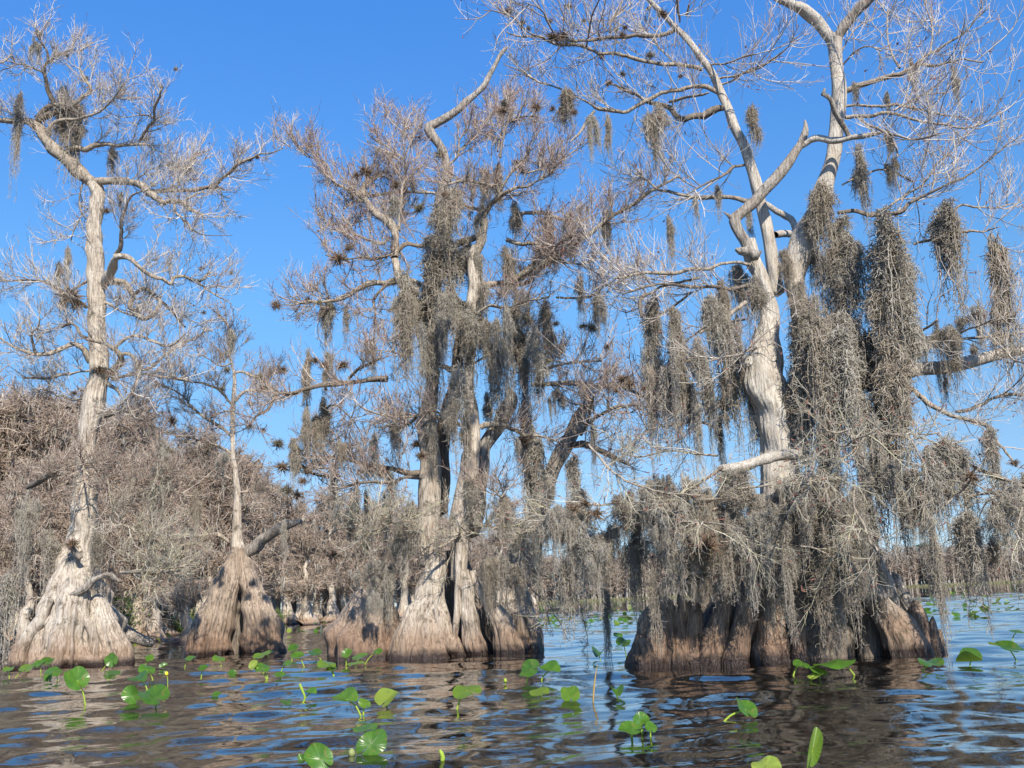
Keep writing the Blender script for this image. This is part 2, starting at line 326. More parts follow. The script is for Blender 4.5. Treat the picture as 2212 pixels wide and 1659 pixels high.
# ------------------------------------------------------------------ left cypress
TL = Tree(23.5, 168, 1432, 'tall cypress with crooked forked top and wide flared base at far left of the picture', spread=1.4, tm=TW_PALE,
          tw=dict(L1=.95, dens=8, n2=8, n3=4, r=.012, bud=.05, cones=.003))
TL.trunk('A', '610,1185,38 632,1270,38 625,1350,38 610,1450,38 614,1550,43 616,1659,46 622,1860,50 627,2060,48 637,2220,50 645,2360,54 640,2450,52 612,2540,62 600,2660,62 576,2760,56 562,2860,52 560,3060,60 550,3160,68 540,3420,72 515,3520,80 500,3640,100 497,3770,140 500,3920,188 505,4070,225 505,4200,262 505,4305,285', flute=.10, m_=BARK_PALE, down=True, sides=150)
TL.trunk('C', '470,290,40 440,420,80 430,560,110 425,700,150 420,850,185 430,980,215', Y0=23.2, flute=(.12, .6), name='buttress', down=True)
TL.trunk('C', '600,560,40 640,620,58 660,720,75 690,820,85 720,900,95 735,970,100', Y0=23.0, flute=(.1, .5), name='buttress', down=True)
TL.trunk('C', '500,430,60 470,600,90 450,760,115 440,880,130 430,985,140', Y0=22.75, flute=(.1, .6), name='buttress', down=True)
TL.trunk('C', '330,560,18 265,690,34 205,780,40 150,870,46 122,940,50 112,985,50', Y0=22.6, flute=.06, name='root', down=True)
TL.trunk('C', '540,680,22 590,760,26 610,850,24 620,960,26', Y0=22.6, flute=.05, name='root', down=True)
TL.trunk('C', '595,470,30 680,590,32 745,700,34 830,790,36 930,835,30 990,850,20', Y0=24.3, flute=.1, m_=BARK_SNAG, name='root')
TL.trunk('C', '405,555,5 440,545,13 480,530,16 560,490,20 600,445,17 650,420,12 690,405,13 730,415,15 772,450,4', Y0=22.5, flute=.3, m_=BARK_SNAG, name='dead_snag', sides=40)
TL.trunk('C', '440,200,12 470,240,16 520,300,16', Y0=22.9, m_=BARK_SNAG, name='dead_snag')
TL.limbs('A', '''
600,1182,34 540,1140,38 470,1060,38 400,1000,36 330,940,35 290,890,30 260,830,28 210,795,25 150,780,18 60,778,15 0,778,14 -80,775,12
600,1182,28 680,1175,22 760,1170,20 840,1175,22 910,1195,22 960,1240,22 1010,1285,20 1045,1310,18 1080,1300,14 1130,1295,14 1180,1310,15 1230,1350,14 1290,1385,8 1330,1388,4
@940,1225,14 1000,1240,14 1080,1235,12 1160,1240,12 1240,1240,12 1320,1225,11 1380,1215,10 1440,1225,6 1450,1235,3
1380,1210,10 1430,1170,10 1490,1120,10 1540,1080,9 1600,1050,8 1680,1010,6 1760,990,4 1830,965,2
1180,1310,8 1250,1270,7 1320,1240,5
440,1000,18 460,970,16 520,955,14 560,965,16 620,940,14 690,930,12 740,945,10 820,940,10 900,938,8 980,940,4
900,920,8 920,880,8 960,820,8 1000,780,8 1000,720,8 1030,640,8 1045,580,5
1000,775,5 960,750,5 900,745,4 820,760,3
310,880,18 320,830,15 350,790,12 420,770,10 500,770,8 560,750,7 640,720,6 700,670,6 750,620,5 790,560,4 830,510,2
@240,780,22 300,750,20 340,725,18 400,715,16 450,700,12 520,685,5
@240,770,16 270,730,18 310,690,16 340,670,14 310,600,12 300,540,10 285,470,10 290,430,8 310,400,7 310,350,6 285,300,5 250,250,4 230,180,2
285,470,6 220,440,5 150,410,5 100,405,5 70,350,5 30,390,5 -20,415,5
450,700,10 540,620,9 590,580,10 570,530,9 530,470,7 510,435,4
310,400,5 360,360,4 420,340,4 480,320,3 520,340,2
@750,1650,14 780,1600,13 785,1500,10 790,1430,9 810,1350,9 840,1280,7 890,1250,5 960,1230,4
1130,1310,8 1130,1370,8 1170,1410,7 1220,1450,6 1240,1500,4
''', tw=.9)
TL.limbs('A', '''
860,1190,4 960,1110,4 1060,1070,3 1150,1050,2
1100,1220,5 1160,1150,4 1220,1100,3 1260,1060,2
540,1180,5 520,1300,5 530,1400,4 480,1480,4 460,1560,3
''', tw=1.6)
TL.limbs('B', '''
690,170,22 750,170,22 800,180,20 840,220,16 860,270,14 830,320,14 870,370,14 910,410,16 960,390,14 1010,350,12 1040,300,12 990,250,11 930,210,11 880,240,10
@1040,290,10 1080,320,9 1130,370,8 1170,420,7 1200,460,5
!#680,180,30 715,100,28 738,40,22 752,10,15 780,0,12
740,10,20 800,0,16 850,20,14 890,60,13 940,100,12 1010,130,12 1060,150,11 1110,180,10 1130,140,10 1200,130,10 1280,160,9 1320,150,8 1360,100,6
1280,165,7 1340,220,6 1420,270,4 1500,310,2
720,750,22 770,700,20 780,650,18 740,600,15 700,580,12 640,560,10 560,540,9
780,640,12 840,635,11 880,680,10 905,720,9 900,780,8 870,860,7 800,940,6 760,980,5
750,600,9 790,560,9 850,525,9 920,525,9 1000,560,8 1080,590,8 1150,560,6 1200,500,4
880,740,10 960,730,10 1010,690,9 1060,640,8 1130,590,7 1180,550,5
590,680,22 560,640,20 530,600,16 480,580,15 420,600,14 370,620,13 310,640,12 230,640,10 120,600,8 60,570,6 0,530,5
@570,160,9 520,190,8 450,240,8 400,230,8 350,190,7 280,165,6 200,155,6 100,155,5 -30,155,4
@560,530,10 520,510,10 500,460,8 450,440,7 400,460,6
@230,640,8 210,570,7 200,500,6 240,460,5 260,400,3
610,750,8 520,750,6 450,765,7 380,770,7 300,790,8 220,790,7 150,790,5
720,800,10 800,780,8 900,765,8 1000,780,7 1080,795,7 1160,800,7 1250,820,6
560,330,10 500,290,14 440,260,12 410,240,6
680,300,8 760,350,6 840,380,5 940,400,3
600,900,10 500,930,8 380,900,6 280,860,5
''', tw=.9)
TL.limbs('B', '''
@680,1030,20 740,1010,18 810,990,16 870,1010,16 930,1050,15 990,1100,14 1020,1160,14 1030,1230,12 1060,1320,10 1070,1450,6
!700,830,14 750,860,10 790,910,5
@180,1500,14 260,1450,18 340,1400,16 400,1360,8
660,1500,10 760,1560,9 850,1560,8 950,1510,8 1040,1510,7 1150,1540,5 1220,1570,4
650,1250,6 640,1350,6 700,1450,5 720,1600,5
560,1200,5 540,1350,6 560,1500,5
''', tw=1.3, dy=-.9, tm=TW_TAN)
TL.limbs('C', '''
780,390,10 850,385,12 950,375,13 1050,378,12 1130,380,8
600,100,6 700,60,6 850,110,5 980,140,4 1080,260,3
900,280,5 960,320,5 1020,360,4 1080,400,3
''', tw=1.3, dy=-.5, Y0=22.8, tm=TW_LICH)

# ------------------------------------------------------------------ small twin-footed snag
TB = Tree(26.5, 505, 1408, 'slim cypress on a split two-footed base beside the tall left cypress', spread=1.2, tm=TW_TAN, wisp=.7,
          tw=dict(L1=.75, dens=9, n2=8, n3=4, r=.012, bud=.08, cones=.003))
TB.trunk('B', '1515,740,8 1520,850,12 1510,950,14 1508,1030,14 1508,1150,13 1510,1300,14 1525,1400,16 1535,1500,19 1540,1600,22 1538,1750,28 1537,1850,34 1552,1930,52 1562,2020,60 1560,2100,50 1550,2170,30', m_=BARK_PALE, sides=72, flute=.08)
TB.trunk('C', '1540,230,34 1525,310,50 1495,400,64 1460,500,78 1420,620,92 1380,760,108 1352,905,126', flute=(.08, .4), name='buttress', down=True, Y0=26.2, m_=BARK_BROWN)
TB.trunk('C', '1575,250,30 1590,330,44 1608,420,54 1635,520,64 1672,640,86 1698,760,106 1705,905,120', flute=(.08, .4), name='buttress', down=True, Y0=26.25, m_=BARK_BROWN)
TB.trunk('C', '1545,420,30 1550,520,50 1540,620,62 1530,760,70 1530,900,64', flute=.2, name='buttress', down=True, Y0=26.8, m_=BARK_DARK)  # dark-coloured core behind the feet, painting the shade of the gap
TB.limbs('C', '''
!*1590,280,30 1640,235,36 1700,180,36 1800,110,30 1880,80,25 1950,60,16
1480,190,12 1420,150,12 1360,145,10 1270,155,7 1200,160,5
''', dy=-.6)
TB.limbs('B', '''
1508,1180,10 1450,1130,10 1380,1080,10 1310,1030,9 1250,970,7 1180,900,5 1060,840,5 1010,830,4
1495,1280,9 1430,1240,9 1380,1220,8 1300,1190,6 1180,1160,5 1080,1140,4
1515,760,8 1560,745,8 1620,770,9 1690,800,9 1750,840,9 1800,880,9
1510,960,9 1560,900,9 1620,870,8 1700,880,8 1750,850,7
@1500,960,8 1450,900,8 1400,860,7 1300,830,6 1180,810,5 1090,790,5
1515,750,6 1490,650,7 1490,560,8 1480,460,6 1450,400,4
1500,700,5 1430,720,5 1370,680,4 1310,640,3
1510,1000,6 1420,1020,5 1340,1060,4
1540,1530,7 1600,1530,7 1680,1520,6 1740,1490,4
1510,1450,7 1440,1420,6 1360,1380,5
''', tw=1.2)

# ------------------------------------------------------------------ centre cypress
TC = Tree(20.6, 940, 1412, 'broad many-stemmed cypress on arching buttress roots in the centre of the picture', spread=1.8, tm=TW_MID, wisp=1.3,
          tw=dict(L1=.9, dens=10, n2=8, n3=4, r=.012, bud=.09, cones=.002))
TC.trunk('E', '655,20,22 680,120,25 720,200,30 770,280,38 820,350,44 850,500,50 880,650,46 895,740,44 905,800,40 890,900,44 875,1000,55 868,1100,66 880,1250,60 890,1400,70 880,1500,72 875,1659,72 880,1900,70 890,2000,70', m_=BARK_PALE, flute=.06, sides=64)
TC.trunk('E', '1185,-60,30 1168,-20,35 1160,0,36 1165,80,36 1175,200,36 1160,280,34 1147,400,30 1150,550,32 1142,700,34 1130,850,36 1150,1000,44 1170,1150,44 1150,1300,56 1135,1400,56 1115,1500,60 1085,1659,62 1075,1800,58 1075,1960,56 1070,2100,50', m_=BARK_PALE, flute=.08, sides=64, Y0=20.2)
TC.trunk('D', '1410,1210,20 1408,1300,24 1385,1400,29 1345,1480,33 1335,1540,30', m_=BARK_LIMB, Y0=20.2)
TC.trunk('E', '1100,300,30 1085,500,34 1062,700,36 1050,850,40 1000,1000,45 960,1200,50 960,1400,50 950,1659,55', m_=BARK_DARK, Y0=21.2, flute=.06)
TC.trunk('D', '1565,130,3 1540,150,12 1510,190,13 1480,250,14 1440,320,16 1410,380,18 1350,440,19 1290,490,22 1250,530,22 1180,580,23 1110,620,26 1055,650,28 1062,690,27 1100,740,26 1140,800,24 1160,870,26 1175,960,30 1140,1050,36 1130,1150,40 1150,1250,40 1150,1400,40 1140,1480,42 1105,1600,38 1090,1700,38 1060,1800,40 1040,1950,40', m_=BARK_SNAG, Y0=20.9, sides=40, flute=.06, name='trunk')
TC.trunk('G', '500,500,80 495,600,140 485,700,190 475,820,218 470,935,232', flute=(.12, .28), name='buttress', down=True, m_=BARK_BROWN, Y0=20.9)
TC.trunk('G', '945,250,45 925,350,62 900,450,78 885,600,98 872,720,140 862,850,190 860,945,215', flute=(.06, .3), name='buttress', down=True, Y0=20.3)
TC.trunk('G', '860,560,40 800,650,60 760,760,80 740,860,95 730,940,100', flute=(.06, .3), name='buttress', down=True, Y0=20.05)
TC.trunk('G', '930,620,30 960,720,50 1000,820,60 1040,880,60 1080,925,45', flute=.1, name='root', down=True, Y0=20.0)
TC.trunk('G', '1075,200,24 1070,330,20 1065,450,17 1063,600,21 1052,760,20 1040,850,16 1038,900,16', name='root', down=True, Y0=19.9, m_=BARK_PALE)
TC.trunk('G', '1100,380,34 1120,480,42 1130,600,46 1150,750,58 1172,860,64 1185,905,66', flute=(.08, .2), name='root', down=True, Y0=20.0)
TC.trunk('G', '1160,380,20 1175,440,24 1210,520,32 1270,600,44 1330,680,60 1370,780,74 1395,900,86', flute=(.05, .25), name='root', down=True, Y0=20.1)
TC.trunk('G', '1520,60,40 1460,200,45 1425,330,52 1425,450,70 1440,600,100 1460,740,125 1480,885,135', flute=(.05, .25), name='buttress', down=True, Y0=20.9)
TC.trunk('G', '1040,250,70 1050,400,95 1080,600,120 1130,750,150 1160,900,170', flute=.2, name='buttress', down=True, Y0=21.3, m_=BARK_DARK)  # added back core, coloured dark as the shade inside the root cavities
TC.trunk('E', '1390,870,24 1412,930,40 1370,1020,48 1330,1100,42 1270,1180,44 1235,1250,42 1225,1350,42 1210,1480,46 1190,1659,50 1160,1800,50', name='trunk', Y0=20.5, m_=BARK_SNAG, flute=.08)
TC.trunk('E', '1885,960,14 1862,1020,34 1830,1100,44 1780,1200,46 1730,1290,50 1680,1380,46 1640,1500,52 1600,1659,50 1540,1700,48', name='trunk', Y0=21.2, m_=BARK_SNAG, flute=.08)
TC.limbs('D', '''
828,1500,24 830,1400,26 825,1320,26 760,1260,26 700,1210,24 660,1150,18 620,1100,14 560,1070,10 500,1040,9 440,1010,9 410,930,7 390,890,6 330,860,5 250,840,4 200,760,2
620,1100,16 640,1020,18 690,980,14 740,950,10 790,935,5
1415,1210,18 1450,1150,16 1510,1090,14 1570,1060,12 1640,1040,8 1700,1035,5
1415,1200,12 1350,1180,10 1280,1160,10 1220,1120,8 1180,1100,6
1510,1085,10 1470,1040,10 1400,1010,9 1330,1000,8 1250,1000,7 1180,1020,6
1510,1060,8 1550,1000,8 1590,940,8 1650,880,8 1695,840,6 1700,790,4
@1400,1340,14 1330,1370,20 1260,1390,22 1200,1440,22
1600,1640,20 1680,1600,20 1760,1560,18 1850,1510,17 1930,1450,16 2010,1400,15 2100,1350,14 2160,1300,12 2240,1245,12 2320,1200,12 2400,1160,12 2450,1115,12 2500,1080,11 2560,1040,9 2640,990,7 2680,960,5
@1660,1590,14 1700,1560,13 1770,1500,12 1760,1440,8
@1770,1480,12 1830,1440,12 1900,1400,10 2000,1350,8
1600,1230,9 1660,1210,12 1750,1200,14 1830,1220,12 1900,1250,10 2000,1260,8 2080,1250,5
1140,1090,10 1060,1080,8 1000,1080,8 940,1080,8 860,1070,9 780,1080,9 700,1090,7 640,1080,6
860,1320,10 860,1250,9 862,1150,8 870,1050,8 890,980,7 900,900,7 880,860,7 840,820,6 780,770,5 720,740,4 660,700,3
760,1230,10 820,1215,10 920,1210,6
@1100,1410,18 1050,1410,16 970,1420,14 900,1410,14 840,1450,12 780,1480,10 700,1500,8 620,1490,6 500,1500,5 380,1480,3
800,1360,10 740,1410,9 650,1380,8 580,1350,8 500,1320,6 440,1310,4
@1510,850,8 1520,760,7 1550,650,8 1600,610,7 1660,590,6 1760,580,3
@1230,820,8 1300,760,7 1350,700,7 1390,640,4
1180,900,8 1240,830,6 1250,730,5 1300,680,3
900,830,5 940,740,5 960,680,4 900,640,3 820,620,2
@1500,810,6 1530,680,6 1540,560,5 1520,480,4
1700,1030,6 1800,980,6 1900,880,5 2000,800,4
1690,950,6 1800,910,5 1900,870,4
1560,1380,14 1640,1400,14 1700,1400,12 1780,1420,10 1870,1500,9 1950,1530,7 2050,1540,6 2150,1600,5
500,1180,6 560,1140,6 620,1110,5
320,1330,4 420,1280,5 520,1290,5
''', tw=1.0)
TC.limbs('E', '''
1170,250,20 1220,210,22 1300,180,20 1400,180,18 1480,180,16 1555,150,12
!1430,150,18 1470,140,20 1500,130,20 1560,100,20 1640,50,17 1700,20,14
830,190,20 780,165,22 700,155,22 620,165,20 560,165,18 490,180,18 430,210,16 370,250,16 310,275,15 240,290,10 160,295,9 80,300,8 0,320,6 -60,310,3
@600,180,12 560,230,10 520,290,9 530,370,6 520,430,4
@860,1405,24 760,1410,22 700,1390,20 620,1370,16 560,1365,16 500,1360,14 400,1330,10 330,1310,9 200,1300,7 120,1330,5
@860,1440,14 740,1440,10 620,1470,9 480,1470,9 400,1480,10 310,1500,8 240,1520,5
1210,1110,18 1250,1085,18 1330,1085,16 1420,1110,14 1480,1140,12 1560,1150,10 1650,1180,7 1740,1220,5
@1780,1230,20 1880,1220,22 1950,1240,20 2030,1280,18 2100,1320,14 2180,1350,10
1860,1160,12 1910,1080,12 1980,1040,10 2080,990,10 2200,960,8
1900,1100,10 1920,1000,8 1950,900,6
1540,830,14 1640,830,16 1760,820,16 1870,830,18 1960,835,18 2100,840,16 2212,845,14
@620,800,18 500,805,17 400,820,16 250,830,15 160,845,14 80,860,13 -30,890,12 -100,900,10 -140,940,10 -170,1000,9 -240,1040,7 -290,1100,4
@360,790,10 430,730,10 500,690,9 560,660,7
!920,710,14 980,720,16 1050,750,20 1110,760,16
1100,1100,12 1000,1060,12 900,1030,11 830,1020,10 760,1070,9 680,1120,7 600,1100,5
1000,1060,8 900,1000,8 780,1040,6 640,1040,6 500,1000,6 420,960,5
780,620,6 700,640,5 620,620,4 540,610,3
920,200,8 980,130,7 1060,60,5
1700,270,7 1900,270,7 2000,200,7 2100,170,6 2212,120,5
1200,540,7 1380,480,6 1500,560,5 1600,640,4
1170,700,8 1300,620,7 1450,600,6 1580,700,5
1160,400,9 1280,320,8 1400,330,7 1520,290,6 1660,270,5
1500,750,8 1600,740,8 1800,690,8 2000,680,6
@200,1000,8 260,960,6 330,1000,5 400,1080,4
@-20,1290,8 40,1350,9 100,1400,9 180,1430,8 260,1430,7
@-30,1240,5 60,1170,6 150,1160,6 230,1200,5 300,1260,4
1290,1410,6 1340,1460,6 1360,1570,5 1300,1520,4
''', tw=.9)
TC.limbs('G', '''
1190,150,10 1150,110,12 1190,100,9 1250,95,8 1320,105,5
1020,90,10 1080,130,12 1060,160,10 960,220,8 880,270,5
720,110,6 640,60,6 560,120,5 440,150,4
300,60,5 450,80,6 600,70,6 760,60,5
@1520,360,8 1600,400,10 1700,430,9 1770,500,7 1830,560,5 1900,650,4
@1480,420,6 1560,520,5 1660,590,5 1640,650,4
200,180,4 280,120,5 380,90,5 480,110,4
''', tw=.7, dy=-.8, Y0=20.2, tm=TW_LICH)

# ------------------------------------------------------------------ right cypress
TR = Tree(14.9, 1700, 1425, 'largest mossy cypress with bare white leaning trunks, right of the centre cypress', spread=1.3, tm=TW_PALE, wisp=.35,
          tw=dict(L1=1.15, dens=6, n2=7, n3=3, r=.0095, bud=.12, cones=.004, lift=.1))
TR.trunk('J', '870,0,38 895,90,46 940,200,42 982,300,36 1008,420,48 1008,550,62 985,700,88 965,830,112 968,920,128 1000,1000,116 1040,1100,110 1060,1200,110 1070,1300,110 1080,1380,110 1085,1500,112 1088,1659,118 1090,1900,130 1090,2200,150', flute=.10, sides=120, m_=BARK_SMOOTH)
TR.trunk('I', '790,778,4.1 796,820,13.1 788,870,21.3 765,930,22.1 730,985,24.6 680,1060,28.7 600,1160,31.2 520,1240,33.6 450,1320,33.6 380,1380,29.5 335,1425,32.8 362,1500,29.5 410,1570,32.8 430,1640,34.4', m_=BARK_SNAG, flute=.14, sides=48, name='dead_snag', Y0=14.7)
TR.trunk('I', '265,1372,3 300,1400,12 330,1425,22', m_=BARK_SNAG, name='dead_snag', Y0=14.7)
TR.trunk('J', '790,60,8 830,75,20 880,70,34 920,110,40', m_=BARK_SNAG, name='dead_snag', Y0=14.6, flute=.2, sides=40, knobs=.2)
TR.trunk('J', '920,560,6 910,640,9 905,740,11 870,820,12', m_=BARK_SMOOTH, name='dead_snag', Y0=14.4)
TR.trunk('J', '870,740,10 850,790,18 900,800,16 880,760,12', m_=BARK_SMOOTH, name='dead_snag', Y0=14.4)
TR.trunk('I', '-225,-10,13 -160,60,15 -110,110,16 -65,160,16 0,220,17 40,270,18 100,350,20 180,460,22 240,580,24 290,700,26 340,830,28 410,980,30 460,1150,34 500,1280,34 520,1380,34 550,1500,38 570,1659,38 590,1760,42 610,1900,44', m_=BARK_SMOOTH, Y0=15.3, name='trunk', sides=36)
TR.trunk('I', '980,260,44 990,340,38 1000,450,36 1010,560,42 1010,680,42 1000,800,41 990,900,42 975,1000,42 950,1100,44 920,1220,54 878,1350,64 822,1480,74 765,1610,78 730,1720,72 725,1840,60 750,1960,58 800,2150,70 880,2400,80', m_=BARK_SMOOTH, Y0=15.0, name='trunk', sides=48)
TR.limbs('I', '''
!#970,270,38 930,220,36 880,150,34 800,80,32 720,40,28 640,0,27 560,-50,25
!*990,260,32 1010,210,28 1060,150,28 1120,80,29 1200,0,30 1270,-60,28
!#770,950,16 830,905,20 900,900,20 960,915,18 1030,910,18 1090,890,18 1180,875,14 1250,865,11 1300,850,7
!*1080,885,14 1030,800,14 990,730,16 960,660,14 930,620,14 905,600,12 920,575,6
''', dy=-.4)
TR.limbs('I', '''
1050,590,16 1120,555,16 1200,530,15 1300,495,14 1400,470,13 1480,440,12 1560,415,10 1640,420,8 1720,400,6 1820,385,5 1950,400,4
1500,430,9 1560,370,8 1640,320,8 1720,270,7 1820,210,6 1900,130,5 1980,50,3
1050,765,13 1130,750,12 1220,745,11 1300,725,10 1370,730,9 1450,755,8 1560,790,7 1700,810,6 1830,825,5 1950,790,4 2060,720,3
1050,690,9 1150,685,8 1300,685,8 1380,680,8 1450,700,6 1560,720,6 1700,745,5 1830,760,3
1370,720,6 1480,660,5 1560,620,4 1700,600,3
1140,760,9 1200,800,8 1280,830,8 1340,870,8 1380,920,7 1390,1020,5
1340,860,8 1420,880,7 1500,900,6 1600,890,5 1680,860,3
@1000,1380,12 1110,1370,12 1200,1390,14 1300,1380,13 1420,1370,12 1480,1310,9 1600,1240,8 1700,1190,7 1800,1140,7 1900,1080,5 2010,1010,4 2140,880,2
1500,1580,8 1620,1550,8 1750,1520,8 1850,1490,8 1950,1500,5 2060,1470,3
1760,1370,8 1800,1330,7 1880,1350,6 2000,1360,5 2150,1320,3
!#600,1520,22 650,1520,22 710,1515,22
!#740,1500,20 730,1480,20 710,1430,20 660,1390,20 600,1360,18 540,1320,16 490,1310,14
490,1310,14 400,1300,14 330,1280,13 240,1275,13 150,1280,13 60,1285,12 0,1275,12 -65,1255,10 -115,1240,9 -165,1235,8 -235,1170,6 -315,1120,4
1030,1200,6 1150,1150,6 1260,1110,6 1380,1130,5 1500,1180,4
1200,1390,9 1330,1330,8 1450,1260,7 1560,1180,6 1650,1060,5 1760,980,4
1040,420,5 1120,330,5 1200,300,4 1290,330,3
''', tw=.75)
TR.limbs('I', '''
1600,350,6 1620,220,5 1600,100,4 1560,0,3
1400,440,7 1350,330,6 1325,200,5 1330,60,5
1030,340,4 1120,180,4 1240,120,3
-225,60,10 -200,20,8
20,100,7 40,30,6
''', tw=.8)
TR.limbs('H', '''
1560,610,14 1500,570,13 1440,550,13 1370,555,12 1300,580,12 1230,590,11 1170,600,12 1110,640,13 1040,670,12 1000,700,12 940,735,12 870,720,11 800,715,11 740,710,10 700,680,8 640,650,6 560,600,5 480,570,5 400,550,5 330,510,4 250,460,4 150,415,2
!740,720,9 700,780,9 650,860,8 585,920,5
@1575,705,18 1510,715,20 1450,750,20 1370,755,20 1310,770,18 1260,740,16 1220,690,14 1160,665,13 1080,650,12 1020,610,10 950,580,9 860,545,7
1440,450,14 1400,435,13 1320,425,12 1240,420,12 1160,415,11 1080,400,11 1000,380,11 930,360,10 860,350,10 790,350,10 740,330,9 690,305,9 600,295,8 520,295,8 450,275,7 390,250,7 330,240,6 250,240,5 170,205,3
@1280,170,10 1240,200,12 1170,220,12 1090,220,12 1010,210,11 930,225,10 850,230,10 780,235,10 700,250,9 600,260,8 500,260,7
1230,660,9 1300,640,9 1380,625,8 1440,615,8 1480,600,6
1540,510,7 1640,490,7 1720,470,7 1800,450,6 1880,400,5 1960,340,5 2020,290,3
1560,550,6 1640,520,6 1740,460,5 1830,430,4 1920,380,3
1480,420,6 1560,415,6 1640,395,5 1720,365,5 1800,350,3
@1715,1070,9 1650,1080,9 1610,1110,9 1560,1150,8 1480,1190,7 1400,1230,5 1340,1260,4
690,305,6 700,200,5 730,80,5 780,-10,4
500,260,6 440,150,5 380,60,4 300,20,3
420,250,5 300,200,5 220,110,4 130,75,3 20,68,2
1300,140,6 1280,60,7 1275,-20,7
@840,210,7 850,130,7 900,80,6 950,30,4
1250,400,5 1140,270,5 1160,180,4
''', tw=.8)
TR.limbs('J', '''
@930,290,14 850,300,13 760,310,12 650,300,11 550,300,10 430,300,9 300,290,8 180,310,7 60,350,5
880,160,11 800,150,10 700,160,10 600,190,11 500,190,12 400,215,12 280,210,11 150,215,9 60,240,7 0,250,6
@560,250,10 450,280,9 330,310,8 250,350,9 190,380,12 180,440,12 185,500,9
860,400,14 780,460,14 720,510,14 640,560,12 560,600,8
930,700,8 840,740,7 740,760,6 600,790,5
500,350,8 380,440,8 290,500,7 170,540,6
850,520,6 720,540,7 620,560,7 500,640,6 400,760,5
''', tw=.8)
TR.limbs('J', '''
@50,950,9 130,985,10 210,1020,11 290,1050,13 360,1090,13 430,1120,12 500,1140,11 580,1180,8 650,1210,5
650,980,6 520,1000,6 380,1060,6 260,1080,5 100,1070,5 0,1110,4
700,1240,7 560,1180,7 400,1200,5 260,1220,5 150,1290,4
''', tw=1., Y0=15.3, tm=TW_TAN)
TR.limbs('J', '''
!#1210,1385,30 1130,1390,34 1050,1400,34 960,1420,32 880,1445,32 800,1465,30 740,1480,26 680,1478,16
''', Y0=14.0, dy=-.2)
TR.trunk('K', '700,400,50 760,430,56 850,450,55 1000,440,50 1200,395,48 1400,355,42 1500,325,40 1600,315,38 1720,305,38 1850,275,36 1980,240,34 2080,215,32 2212,190,28 2340,150,25', m_=BARK_SMOOTH, Y0=15.2, name='trunk', sides=40)
TR.trunk('K', '980,420,60 960,600,66 940,750,62 930,900,48 905,1050,36 895,1150,32 915,1300,36 950,1400,38 1010,1500,44 1100,1610,60 1160,1700,70', m_=BARK_PALE, Y0=15.4, name='trunk', sides=48, flute=.05)
TR.limbs('K', '''
1380,390,14 1450,420,15 1550,500,15 1620,550,14 1700,590,14 1780,620,13 1880,650,12 1970,680,12 2020,760,10 2100,860,8 2160,950,6
1780,600,10 1850,580,10 1950,550,10 2030,510,10 2130,490,10 2212,485,9
1480,120,8 1540,80,8 1600,40,7 1650,0,6
1700,140,7 1820,120,8 1950,110,8 2080,100,8 2212,80,7
1800,80,6 1900,40,6 2000,0,5
2110,200,7 2150,260,6 2212,280,5
''', tw=.9, Y0=14.9)
# drooping twig sprays in front of the foot
TR.limbs('K', '''
2260,1120,12 2212,1080,12 2100,1040,12 2000,1000,12 1900,960,12 1840,940,9 1800,930,5
1180,640,7 1270,690,7 1340,740,7 1430,740,6 1560,740,5 1660,730,4
1340,740,7 1430,760,6 1500,800,6 1540,880,5 1560,940,4 1570,1060,3
1100,700,6 1000,730,6 900,710,5 840,700,3
940,830,6 900,850,7 860,900,7 850,980,6 810,1070,4
1180,760,7 1080,860,6 1010,930,6 990,1010,4
1500,760,6 1640,800,6 1720,870,6 1750,960,5 1700,1080,4
1900,960,7 1850,1060,6 1760,1140,5 1640,1140,4 1590,1240,3
2100,1040,7 2050,1140,6 1950,1180,5 1900,1330,4
2212,1100,8 2190,1250,6 2160,1400,5 2212,1450,4
360,1090,5 450,1080,6 560,1080,6 700,1040,6 850,1040,5 990,1010,3
0,1305,6 150,1310,6 300,1330,5 350,1350,4
240,1440,5 400,1430,6 560,1410,8 650,1440,8 760,1460,8 900,1440,7 1000,1380,4
760,1460,6 850,1480,5 940,1520,4 1000,1600,3
80,1170,5 200,1170,6 210,1300,5 230,1400,3
1100,1040,6 1110,1200,7 1150,1300,8 1220,1420,9 1260,1500,10
960,770,5 1040,820,6 1120,760,5 1250,720,5
220,880,8 60,860,7 -100,840,6 -260,880,5 -400,860,4
1700,1200,5 1800,1120,6 1900,1130,6 2050,1120,6 2170,1120,5
''', tw=1.25, Y0=13.4, tm=TW_LICH, L1=.7, lift=-.02, up=.05, r=.007)
TR.limbs('O', '''
1560,1010,9 1480,1060,6 1400,1085,6 1300,1090,5 1200,1110,5 1130,1150,3
1550,1100,5 1450,1130,5 1340,1140,5 1250,1180,3
1480,1180,5 1580,1170,5 1700,1190,5 1800,1220,4
1440,1260,5 1470,1220,4 1500,1160,4 1560,1120,3
1270,960,6 1330,1020,5 1420,1060,5 1520,1070,4
''', tw=1.5, Y0=13.7, tm=TW_LICH, L1=.7, lift=0, up=.05, r=.007)
